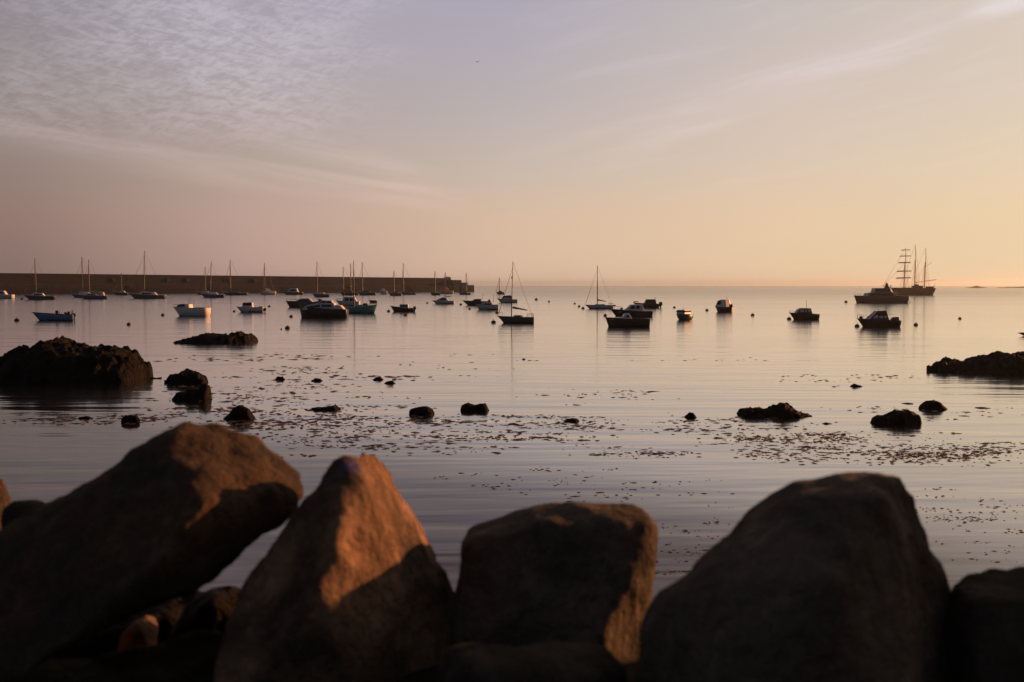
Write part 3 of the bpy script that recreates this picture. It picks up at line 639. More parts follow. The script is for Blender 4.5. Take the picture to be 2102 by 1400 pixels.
def boat(x, wly, bow, stern, label, cat='motor boat', kind='motor', beam=None, col_='white', deck='pale', rot=0, cabs=(), wins=(), masts=(), booms=(),
         obs=(), poles=(), extras=(), stay=True, name=None, draft=0.35, rake=0.19, transom=0.85, full=2.4, flip=False, group=None, strake='grey', rail=None, stern_rake=0.0):
    """all pixel arguments are photograph pixels; bow/stern = y of the sheer there; flip turns the bow to the right"""
    xc = (x[0] + x[1]) / 2; w0 = water(xc, wly); mpp = w0.y / F; fl = -1 if flip else 1
    L = (x[1] - x[0]) * mpp / math.cos(R(rot))
    B = beam or (0.3 * L if kind == 'sail' else 0.34 * L)
    zb = (wly - bow) * mpp; zs = (wly - stern) * mpp
    yc = w0.y + B * 0.5 * abs(math.cos(R(rot))) * 0.6
    k = yc / w0.y
    root = empty(name or ('sailing_boat' if kind == 'sail' else 'motor_boat'), (w0.x * k, yc, 0), R(rot) + (math.pi if flip else 0))
    tag(root, label, cat, group or 'boats moored in the harbour')
    def lx(px): return fl * (px - xc) * mpp / math.cos(R(rot))
    def lz(py): return (wly - py) * mpp
    bm, hb, sh = hull_mesh(L, B, zb, zs, draft * max(1, zb), rake=rake, transom=transom, full=full, stern_rake=stern_rake)
    link('hull', bm, [MT[col_], MT['antifoul']], root, smooth=True)
    link('deck', deck_mesh(L, hb, sh, 0.05 * zs + 0.03), MT[deck], root)
    link('rubbing_strake', rail_mesh(L, hb, sh, max(0.03, 0.35 * mpp), inset=1.0), MT[strake], root)
    for cb in cabs:
        prof, cm, wf = cb[:3]; pts = [(lx(a), lz(b)) for a, b in prof]
        hgt = max(p[1] for p in pts) - min(p[1] for p in pts)
        bm = bmesh.new(); prism(bm, pts, B * wf, 0.16, bev=min(0.07, hgt * 0.12))
        cab = link(cb[3] if len(cb) > 3 else 'cabin', bm, MT[cm], root)
    for wi in wins:
        prof, wf = wi[:2]; pts = [(lx(a), lz(b)) for a, b in prof]
        bm = bmesh.new(); prism(bm, pts, B * wf, 0.03)
        link('window', bm, MT[wi[2] if len(wi) > 2 else 'glass'], root)
    for ms in masts:
        px, top = ms[:2]; base = ms[2] if len(ms) > 2 else 0; lean = ms[3] if len(ms) > 3 else 0
        r = max(0.06, 1.0 * mpp) if kind == 'sail' else max(0.03, 0.5 * mpp)
        zt = lz(top); xb, xt = lx(px - lean), lx(px)
        zbm = sh(min(max((xb + L/2) / L, 0), 1)) - 0.1
        bm = bmesh.new(); tube(bm, [(xb, 0, zbm), ((xb+xt)/2, 0, (zbm+zt)/2), (xt, 0, zt)], r, 8, r * 0.6)
        mo = link('mast', bm, MT['alloy'], root)
        if kind == 'sail':
            bm = bmesh.new(); fr = 0.62; xs_, zs_ = xb + (xt - xb) * fr, zbm + (zt - zbm) * fr
            tube(bm, [(xs_, -B * 0.28, zs_ - 0.1), (xs_, 0, zs_), (xs_, B * 0.28, zs_ - 0.1)], r * 0.4, 5); link('spreader', bm, MT['alloy'], mo)
            rs = max(0.018, 0.16 * mpp); bm = bmesh.new()
            for s in (-1, 1): tube(bm, [(xt, 0, zt - 0.2), (xs_, s * B * 0.28, zs_ - 0.1), (xb + 0.1, s * B * 0.46, zs * 0.98)], rs, 4)
            link('shroud', bm, MT['rope'], root)
            bm = bmesh.new(); tube(bm, [(xt, 0, zt - 0.1), (L / 2 - 0.15, 0, zs)], rs, 4); link('backstay', bm, MT['rope'], root)
            if stay:
                bm = bmesh.new(); tube(bm, [(xt, 0, zt - (zt * 0.08)), (-L / 2 + 0.15, 0, zb)], rs, 4)
                p1 = Vector((xt, 0, zt * 0.92)); p2 = Vector((-L / 2 + 0.15, 0, zb)); a = p2.lerp(p1, 0.06); b2 = p2.lerp(p1, 0.82)
                tube(bm, [a, a.lerp(b2, 0.3), b2], max(0.06, 0.5 * mpp), 6, max(0.02, 0.2 * mpp)); link('furled_jib', bm, MT['canvas'], root)
    for bo in booms:
        (xa, ya), (xb_, yb_) = bo[:2]; cm = bo[2] if len(bo) > 2 else 'canvas'
        a = Vector((lx(xa), 0, lz(ya))); b2 = Vector((lx(xb_), 0, lz(yb_))); bm = bmesh.new()
        tube(bm, [a, b2], max(0.04, 0.4 * mpp), 6); bo_ = link('boom', bm, MT['alloy'], root)
        bm = bmesh.new(); up = Vector((0, 0, 0.12)); tube(bm, [a + up * 1.4, a.lerp(b2, 0.35) + up, b2.lerp(a, 0.06) + up * 0.5], max(0.15, 1.6 * mpp), 8, max(0.07, 0.7 * mpp)); link('sail_cover', bm, MT[cm], bo_)
    for ob_ in obs:
        px, top = ob_[:2]; s = (ob_[2] if len(ob_) > 2 else 1.0); X = lx(px); Z = lz(top); bm = bmesh.new(); hgt = 0.62 * s
        box(bm, X - 0.30 * s, X + 0.34 * s, -0.19 * s, 0.19 * s, Z - hgt, Z, 0.09 * s, taper=0.85); oo = link('outboard_motor', bm, MT['motor'], root, smooth=True)
        bm = bmesh.new(); box(bm, X - 0.1 * s, X + 0.12 * s, -0.07 * s, 0.07 * s, -0.6, Z - hgt, 0.02); box(bm, X - 0.5 * s, X - 0.05 * s, -0.12 * s, 0.12 * s, Z - hgt - 0.18 * s, Z - hgt, 0.02); link('leg', bm, MT['motor'], oo)
    for po in poles:
        px, y0_, y1_ = po[:3]; nm = po[3] if len(po) > 3 else 'antenna'; dx = po[4] if len(po) > 4 else 0; bm = bmesh.new()
        r = max(0.02, 0.45 * mpp); tube(bm, [(lx(px), 0, lz(y0_)), (lx(px + dx), 0, lz(y1_))], r, 6, r * 0.7)
        if nm == 'radar': ell(bm, (lx(px + dx), 0, lz(y1_)), (1.9 * mpp, 1.9 * mpp, 1.1 * mpp), 10, 6)
        if nm == 'anchor_light': ell(bm, (lx(px + dx), 0, lz(y1_)), (0.9 * mpp,) * 3, 8, 6)
        link(nm, bm, MT['alloy'], root)
    if rail:
        for (t0, t1) in rail:
            up = 0.55 if L > 5 else 0.35; rr = max(0.018, 0.22 * mpp)
            rb = rail_mesh(L, hb, sh, rr, up=up, t0=t0, t1=t1, posts=True, inset=0.9, n=6)
            te = t0 if t0 < 0.5 else t1
            tube(rb, [(-L/2 + te * L, s * hb(te) * 0.9, sh(te) + up) for s in (-1.05, 1.05)], rr, 5)
            bmesh.ops.remove_doubles(rb, verts=rb.verts, dist=0.0005)
            link('guard_rail', rb, MT['alloy'], root)
    for nm, fn, mt_ in extras:
        bm = bmesh.new(); fn(bm, lx, lz, B, mpp, L, hb, sh); link(nm, bm, MT[mt_], root, smooth=nm in ('seat', 'fender', 'crab_pot_marker'))
    return root
#--BOATS--
# far row under the breakwater ------------------------------------------------
boat((-22,27),613,603,605,'pale grey boat cut off by the left edge of the picture','motor boat',col_='grey',cabs=[([(-8,605),(-3,597),(10,597),(15,605)],'white',0.6)],wins=[([(-5,603),(-2,599),(9,599),(11,603)],0.62)],poles=[(4,597,588)])
boat((50,111),615,605,608,'dark maroon sailing boat with one bare mast, leftmost against the breakwater','sailing boat','sail',col_='maroon',masts=[(74,530,0,-1)],cabs=[([(66,607),(70,601),(88,602),(92,608)],'grey',0.5)],wins=[([(72,606),(73,603),(86,604),(87,606)],0.53)],booms=[((74,598),(96,600))],rot=8,rail=[(0.02,0.2),(0.82,0.98)])
boat((143,200),611,603,605,'navy sailing boat, left one of the two lying side by side under the breakwater','sailing boat','sail',col_='navy',masts=[(170,527)],cabs=[([(160,605),(165,599),(183,600),(187,606)],'grey',0.5)],booms=[((170,597),(190,599),'navy')],rot=-6)
boat((164,219),614,605,607,'slate blue sailing boat with pale cockpit, right one of the two lying side by side','sailing boat','sail',col_='navy',masts=[(184,533)],cabs=[([(178,607),(182,602),(196,603),(200,608)],'navy',0.5),([(201,606),(204,599),(212,600),(214,607)],'cream',0.5,'sprayhood')],booms=[((184,599),(204,600),'cream')],rot=6)
boat((232,262),606,599,601,'small dim sailing boat with a short mast, behind the long dark green one','sailing boat','sail',col_='maroon',masts=[(272,551,0,0)] if False else [(250,560)],cabs=[([(244,601),(247,597),(255,597),(258,601)],'grey',0.5)])
boat((262,340),613,601,606,'long dark green sailing boat with a tall leaning mast and furled headsail','sailing boat','sail',col_='green',masts=[(298.5,515,0,2.5)],cabs=[([(284,604),(290,599),(318,600),(324,606)],'grey',0.45)],wins=[([(292,604),(294,601),(312,602),(314,604)],0.47)],booms=[((297,596),(328,598))],rail=[(0.01,0.18),(0.84,0.99)])
boat((412,459),611,602,605,'blue-grey sailing boat with white coachroof and slightly bent mast','sailing boat','sail',col_='navy',masts=[(435,537,0,3)],cabs=[([(424,604),(430,599),(443,600),(449,606)],'white',0.5)],booms=[((433,598),(449,600))],rot=8)
boat((402,436),605,599,601,'faint small sailing boat behind the blue-grey one with white coachroof','sailing boat','sail',col_='maroon',masts=[(422,548)],cabs=[([(414,601),(417,598),(427,598),(430,601)],'grey',0.5)])
boat((455,508),606,599,601,'long low dark sailing boat with thick bare mast close against the breakwater','sailing boat','sail',col_='brown',masts=[(473.5,533)],cabs=[([(468,601),(472,597),(490,598),(496,602)],'brown',0.5)],booms=[((474,594),(496,596))])
boat((533,562),605,598,598,'small white sailing boat seen end-on with bright sunlit stern','sailing boat','sail',beam=4.6,col_='white',masts=[(544,540)],cabs=[([(543,599),(546,592),(551,593),(557,600)],'white',0.6)],rot=35)
boat((580,622),605,598,600,'dark motor boat with pale rounded wheelhouse close under the breakwater',col_='maroon',cabs=[([(590,600),(596,592),(610,592),(613,600)],'grey',0.65)],wins=[([(594,598),(598,594),(608,594),(609,598)],0.67)],rail=[(0.02,0.3)])
boat((640,676),610,602,604,'small dim grey sailing boat with a very faint mast left of the mast cluster','sailing boat','sail',col_='navy',masts=[(651.5,537)],cabs=[([(648,604),(652,600),(664,600),(668,604)],'grey',0.5)])
boat((696,735),606,599,601,'dark purple-grey sailing boat with two masts showing, left in the breakwater cluster','sailing boat','sail',col_='maroon',masts=[(705,548),(720,541)],cabs=[([(705,601),(709,595),(722,596),(726,602)],'maroon',0.5)],stay=False)
boat((732,771),606,599,601,'dark purple-grey single-masted sailing boat, right in the breakwater cluster','sailing boat','sail',col_='maroon',masts=[(744,538)],cabs=[([(742,601),(746,597),(758,597),(762,601)],'maroon',0.5)])
boat((780,793),604,595,597,'tiny white dinghy with bright sunlit stern in front of the breakwater','dinghy',beam=3.2,col_='white',cabs=[([(784,598),(785,592),(789,592),(791,598)],'white',0.5)],rot=30,name='dinghy')
boat((797,824),607,601,602,'dark sailing boat with the shorter mast, left of a pair near the breakwater end','sailing boat','sail',col_='brown',masts=[(809,556)],cabs=[([(804,602),(807,599),(816,599),(819,603)],'brown',0.5)])
boat((822,853),605,600,601,'dark sailing boat with the taller mast, right of a pair near the breakwater end','sailing boat','sail',col_='brown',masts=[(828,540)],cabs=[([(828,601),(832,598),(842,598),(846,602)],'brown',0.5)])
boat((883,904),606,600,601,'tiny dim sailing boat left of the orange-covered one near the breakwater end','sailing boat','sail',col_='maroon',masts=[(893,556)],cabs=[([(889,602),(891,599),(897,599),(899,602)],'grey',0.5)])
boat((900,928),603,596,597,'sailing boat with sunlit orange cover near the breakwater end','sailing boat','sail',col_='cream',beam=4.2,masts=[(914,559)],cabs=[([(906,598),(909,593),(918,593),(922,598)],'orange',0.6,'canopy')],rot=30,booms=[((914,591),(922,594),'orange')])
boat((940,966),605,600,601,'low dark sailing boat with a faint mast under the stepped breakwater end','sailing boat','sail',col_='brown',masts=[(957,560)],cabs=[([(948,602),(951,598),(958,598),(960,602)],'brown',0.5)],stay=False)
boat((1018,1035),604,599,600,'tiny dark sailing boat far off just left of the tallest nearby mast','sailing boat','sail',col_='brown',masts=[(1025,570)],cabs=[([(1023,601),(1024,597),(1030,597),(1031,601)],'brown',0.5)])
# middle distance ------------------------------------------------------------
boat((65,153),658,641,646,'open blue dinghy with raised bow and two dark motors at its stern','dinghy',beam=2.1,col_='blue',deck='black',strake='black',name='dinghy',obs=[(153,643,0.9)],
     extras=[('seat',lambda bm,lx,lz,B,mpp,L,hb,sh: [box(bm,lx(a),lx(a)+0.28,-B*0.4,B*0.4,lz(648),lz(645.5),0.02) for a in (95,128)],'grey'),
             ('engine_cover',lambda bm,lx,lz,B,mpp,L,hb,sh: box(bm,lx(115),lx(122),-0.25,0.25,lz(645),lz(637.5),0.08),'black'),
             ('fuel_can',lambda bm,lx,lz,B,mpp,L,hb,sh: box(bm,lx(133),lx(138.5),-0.18,0.18,lz(647),lz(641),0.05),'red'),
             ('tiller_post',lambda bm,lx,lz,B,mpp,L,hb,sh: tube(bm,[(lx(148),0,lz(648)),(lx(149),0,lz(636.5))],0.09,6),'motor'),
             ('helm_console',lambda bm,lx,lz,B,mpp,L,hb,sh: box(bm,lx(140),lx(144.5),-0.2,0.2,lz(648),lz(639.5),0.05),'brown')])
boat((352,429),649,631,632,'white motor boat with raked bow, dark windscreen and sunlit pink stern quarter',beam=2.9,col_='white',strake='wood',rot=-14,rake=0.2,
     cabs=[([(362,633),(368,626),(376,623.5),(392,624.5),(394,633)],'grey',0.6)],wins=[([(366,630),(370,626),(376,624.6),(384,625),(384,629)],0.63)],
     poles=[(387,625,614,'radar_post',0),(391,624,612,'radar',0),(398,632,615,'rod_holder',1)],rail=[(0.03,0.3)])
boat((485,541),641,630,631,'small grey motor boat with boxy dark wheelhouse',beam=2.2,col_='grey',cabs=[([(498,632),(500,621),(519,620.5),(520,632)],'grey',0.62)],wins=[([(500.5,627),(501.5,622),(517.5,621.8),(518,627)],0.65)],poles=[(518,622,617,'antenna',2)],obs=[(544,632,0.95)],
     extras=[('stern_gear',lambda bm,lx,lz,B,mpp,L,hb,sh: box(bm,lx(532),lx(539),-0.4,0.4,lz(633),lz(629),0.08),'black')])
boat((586,672),631,618,620,'long dark cabin cruiser with low glazed cabin behind the big black-hulled boat',beam=3.4,col_='maroon',strake='black',deck='grey',rake=0.1,
     cabs=[([(603,621),(614,615),(620,612.5),(636,612.5),(645,621)],'canvas' if False else 'grey',0.62)],wins=[([(613,619),(617,615),(634,614),(639,619)],0.65)],poles=[(617,613,605)],obs=[(656,613.5,1.1),(660,614.5,1.1)],rail=[(0.03,0.35)])
boat((614,713),652,627,635,'big black-hulled motor boat with long pale wheelhouse and white stern canopy',beam=4.0,col_='black',strake='maroon',rake=0.05,full=3.2,transom=0.9,
     cabs=[([(623,636),(630,627),(655,622),(688,622),(691,636)],'grey',0.72),([(655,624),(662,616.5),(682,617),(687,624)],'grey',0.55,'flybridge'),([(690.5,637),(691,626),(701,627),(710,637)],'canvas_w',0.7,'canopy')],
     wins=[([(658,622),(663,618),(672,618),(672,622)],0.57),([(674,622),(674,618),(681,618.2),(684,622)],0.57),([(632,631),(640,628),(660,625),(660,630)],0.735),([(663,630),(663,625),(684,625),(684,630)],0.735)],rail=[(0.02,0.25)])
boat((706,775),643,625,631,'teal sailing boat with its bow to the right and a thick tall mast','sailing boat','sail',beam=3.4,col_='teal',flip=True,masts=[(727,535)],stay=False,strake='grey',
     cabs=[([(724,632),(728,627),(745,625),(752,632)],'grey',0.5),([(743,628),(747,622.5),(754,623),(758,630)],'canvas',0.4,'sprayhood')],wins=[([(730,631),(732,628),(743,627),(744,631)],0.52)],rail=[(0.02,0.22)],rake=0.1)
boat((689,738),628,617,619,'pale lilac motor cruiser with tall glazed cabin behind the teal sailing boat',beam=3.6,col_='grey',cabs=[([(703,620),(706,609),(728,610),(734,620)],'grey',0.65)],wins=[([(708,618),(710,612),(717,612),(717,618)],0.67),([(719,618),(719,612),(726,612),(729,618)],0.67)],poles=[(707,610,600)],rail=[(0.02,0.25)])
boat((757,774),622,616,617,'very small open tender with an upright pole behind the teal sailing boat','dinghy',beam=1.8,col_='brown',deck='black',poles=[(758,619,606,'pole')],name='dinghy')
boat((801,850),640,628,633,'small motor boat with square pale cuddy, low stern and dark outboard',beam=2.3,col_='black',rake=0.16,cabs=[([(820,634),(821,624.5),(838,624.5),(839.5,634)],'grey',0.62)],wins=[([(822,630),(822.5,626),(836.5,626),(837,630)],0.65)],obs=[(851,629,1.15)],strake='black')
boat((887,932),624,617,618,'blue-grey cabin boat with a sloping cabin roof near the breakwater end',beam=3.0,col_='grey',cabs=[([(892,618),(907,610.5),(916,610.5),(921,618)],'grey',0.7)],wins=[([(901,616),(908,612),(914,612),(917,616)],0.73)],poles=[(914,611,604,'antenna',-1)],extras=[('awning',lambda bm,lx,lz,B,mpp,L,hb,sh: box(bm,lx(915),lx(926),-B*0.3,B*0.3,lz(609.3),lz(608),0.03),'canvas')])
boat((948,1008),627,617,619,'dark raked motor boat with low windscreen and two thin posts',beam=3.0,col_='black',rake=0.22,deck='black',strake='black',cabs=[([(965,620),(975,613.5),(988,613.5),(989,620)],'grey',0.6)],wins=[([(969,618),(976,614.8),(986,614.8),(986,618)],0.63)],poles=[(989,617,602,'light_post',3),(1013,622,604,'light_post',1)],obs=[(1004,615,1.2)])
boat((975,1023),636,624,626,'plain grey motor boat moored in front of the dark raked one',beam=2.9,col_='grey',cabs=[([(984,627),(990,621.5),(1010,621.5),(1012,627)],'grey',0.66)],wins=[([(990,625.5),(992,622.8),(1007,622.8),(1008,625.5)],0.68)],strake='maroon')
boat((1020,1062),621,613,615,'grey motor cruiser with dark upper cabin seen behind the nearest sailing boat',beam=3.2,col_='grey',cabs=[([(1029,616),(1033,607),(1049,606),(1053,616)],'grey',0.66)],wins=[([(1031,610),(1033,607.6),(1048,607),(1049,611)],0.68)],strake='maroon',rail=[(0.02,0.3)])
boat((1020,1096),663,649,652,'nearest sailing boat, dark green with a tall mast and furled sail on its boom','sailing boat','sail',beam=2.5,col_='green',masts=[(1053,537,0,3.5)],strake='black',
     cabs=[([(1048,653),(1056,647),(1070,647),(1078,653)],'grey',0.5)],wins=[([(1054,651.5),(1058,648.8),(1068,648.8),(1069,651.5)],0.52)],booms=[((1052,633),(1083,637.5))],rail=[(0.01,0.16),(0.84,0.99)],obs=[],
     poles=[(1082,652,643,'stern_post'),(1093,652,642,'stern_post')],
     extras=[('radar_reflector',lambda bm,lx,lz,B,mpp,L,hb,sh: ell(bm,(lx(1051.2),0,lz(570)),(0.13,0.13,0.24),8,6),'black')],group='boats moored in the harbour')
boat((1200,1258),634,626,627,'low grey sailing boat alone right of centre with mast and short covered boom','sailing boat','sail',beam=2.9,col_='grey',masts=[(1226,545)],strake='maroon',cabs=[([(1218,628),(1222,624.5),(1240,624.5),(1246,628)],'grey',0.5)],booms=[((1226,616.5),(1244,619.5),'maroon')],rail=[(0.86,0.99)],
     extras=[('tender_bracket',lambda bm,lx,lz,B,mpp,L,hb,sh: box(bm,lx(1258),lx(1264),-0.3,0.3,lz(629),lz(626),0.05),'maroon')])
boat((1299,1352),632,621,624,'dark motor boat with flat wheelhouse roof and big outboard, furthest of the three bunched boats',beam=2.9,col_='brown',deck='black',strake='black',cabs=[([(1321,625),(1326,614.5),(1345,614.5),(1347,625)],'brown',0.62)],wins=[([(1325,620),(1327,616),(1343,616),(1344,620)],0.65)],poles=[(1344,615,610,'antenna',1.5)],obs=[(1356,620,1.5)],
     extras=[('pulpit',lambda bm,lx,lz,B,mpp,L,hb,sh: tube(bm,[(lx(1301),-0.4,lz(622)),(lx(1301),-0.4,lz(619)),(lx(1310),0,lz(619.5)),(lx(1301),0.4,lz(619)),(lx(1301),0.4,lz(622))],0.1,6),'black')])
boat((1251,1338),650,634,639,'grey-topped cabin cruiser, middle one of the three bunched boats',beam=3.3,col_='black',strake='grey',rake=0.16,cabs=[([(1266,641),(1284,636),(1294,625.5),(1318,624.5),(1322,641)],'grey',0.7)],wins=[([(1304,634),(1305,627.5),(1311,627.5),(1312,634)],0.72),([(1290,633.5),(1296,627.5),(1301,627.5),(1301,633.5)],0.72)],rail=[(0.02,0.3)],
     extras=[('life_raft',lambda bm,lx,lz,B,mpp,L,hb,sh: ell(bm,(lx(1275.5),0,lz(634)),(0.3,0.3,0.2),10,6),'brown')])
boat((1242,1332),671,652,655,'plain brown-hulled motor launch with small hood, nearest of the three bunched boats',beam=2.7,col_='brown',deck='grey',strake='brown',rake=0.08,full=3.0,transom=0.92,cabs=[([(1253,656),(1268,651.5),(1280,651),(1298,656)],'grey',0.62),([(1276,655),(1280,645),(1291,643.5),(1297,655)],'grey',0.5,'hood')],wins=[([(1283,651.5),(1284.5,647.5),(1290,647.5),(1290.5,651.5)],0.52)])
boat((1389,1416),656,644,645,'small boat seen bow-on with dark boxy wheelhouse and a short aerial',beam=2.3,col_='green',rot=52,cabs=[([(1395,646),(1396,636),(1411,636),(1412,646)],'grey',0.7)],wins=[([(1395,641),(1396,637.3),(1411,637.3),(1411.5,641)],0.73)],poles=[(1402,637,631)],strake='black')
boat((1470,1496),640,628,630,'small boat with upright wheelhouse and brilliantly sunlit white stern panel',beam=2.6,col_='maroon',rot=-48,cabs=[([(1475,630),(1478,618),(1483,615),(1491,615),(1493,630)],'white',0.7)],wins=[([(1476.5,625),(1479,618),(1484,617),(1484,625)],0.73)],poles=[(1490,616,607)],obs=[(1497,624,1.3)])
boat((1619,1678),656,642,645,'dark fishing boat with glazed cabin and short central mast, alone right of centre','fishing boat',beam=2.9,col_='brown',strake='maroon',name='fishing_boat',cabs=[([(1630,646),(1637,636),(1643,632.5),(1662,633),(1665,645)],'maroon',0.62)],wins=[([(1637,641),(1641,635),(1647,634.5),(1647,641)],0.65,'canvas_w'),([(1650,641),(1650,634.5),(1653,634.5),(1653,641)],0.65,'canvas_w'),([(1656,641),(1656,634.5),(1660,634.8),(1661,641)],0.65,'canvas_w')],masts=[(1655,616)],rail=[(0.02,0.3)])
boat((1758,1843),671,654,658,'dark cabin boat with sloping windscreen, rod arm and covered outboard, near the right side',beam=2.9,col_='black',strake='black',rake=0.16,cabs=[([(1774,660),(1788,649),(1797,638.5),(1815,637.5),(1822,660)],'maroon',0.6)],
     wins=[([(1787,653),(1793,647),(1797,647),(1797,653)],0.63,'grey'),([(1800,653),(1801,648.5),(1808,648.5),(1808,653)],0.63,'canvas_w'),([(1811,653),(1811,648),(1815,647.8),(1816,653)],0.63,'canvas_w')],
     poles=[(1819,645,633,'radar',-1),(1818,645,645.5,'rod_arm',20),(1803,639,635.5,'anchor_light')],rail=[(0.02,0.2)],
     extras=[('covered_outboard',lambda bm,lx,lz,B,mpp,L,hb,sh: prism(bm,[(lx(1828),lz(660)),(lx(1829),lz(654)),(lx(1834),lz(651)),(lx(1844),lz(651)),(lx(1845),lz(662))],0.6,0.15,bev=0.06),'maroon'),
             ('bow_roller',lambda bm,lx,lz,B,mpp,L,hb,sh: ell(bm,(lx(1767),0,lz(652)),(0.26,0.2,0.2),8,6),'maroon')])
boat((2088,2180),690,684,684,'low dark boat mostly cut off by the right edge','motor boat',beam=2.3,col_='black',deck='black',cabs=[([(2120,685),(2124,672),(2150,672),(2154,685)],'grey',0.6)],strake='black')
boat((1752,1859),622,607,608,'large motor yacht with two tiers of cabins in front of the tall ship','motor yacht',beam=6.0,col_='taupe',deck='taupe',strake='maroon',name='motor_yacht',rake=0.06,full=3.0,transom=0.92,
     cabs=[([(1776,608.5),(1778,602),(1792,600),(1828,600),(1832,608.5)],'taupe',0.8),([(1790,601),(1793,591.5),(1822,591.5),(1826,601)],'taupe',0.66,'wheelhouse')],
     wins=[([(1779,606),(1780,602.8),(1828,602.8),(1829,606)],0.815),([(1792,596.5),(1793.5,592.5),(1822,592.5),(1823,596.5)],0.68)],
     masts=[(1819,579)],poles=[(1827,600,587,'radar',1),(1838,608,590,'flagstaff',2)],rail=[(0.02,0.25)],
     extras=[('signal_mast',lambda bm,lx,lz,B,mpp,L,hb,sh: prism(bm,[(lx(1815),lz(591.5)),(lx(1818.5),lz(581)),(lx(1820.5),lz(581)),(lx(1824),lz(591.5))],0.9,0.3),'maroon'),
             ('swim_platform',lambda bm,lx,lz,B,mpp,L,hb,sh: box(bm,lx(1857),lx(1865),-B*0.42,B*0.42,lz(620.5),lz(619.3),0.03),'grey'),
             ('aft_awning',lambda bm,lx,lz,B,mpp,L,hb,sh: [box(bm,lx(1831),lx(1841),-B*0.35,B*0.35,lz(600.5),lz(599.5),0.03)]+[tube(bm,[(lx(a),s*B*0.3,lz(608)),(lx(a),s*B*0.3,lz(600))],0.07,5) for a in (1836,1840) for s in (-1,1)],'grey')])
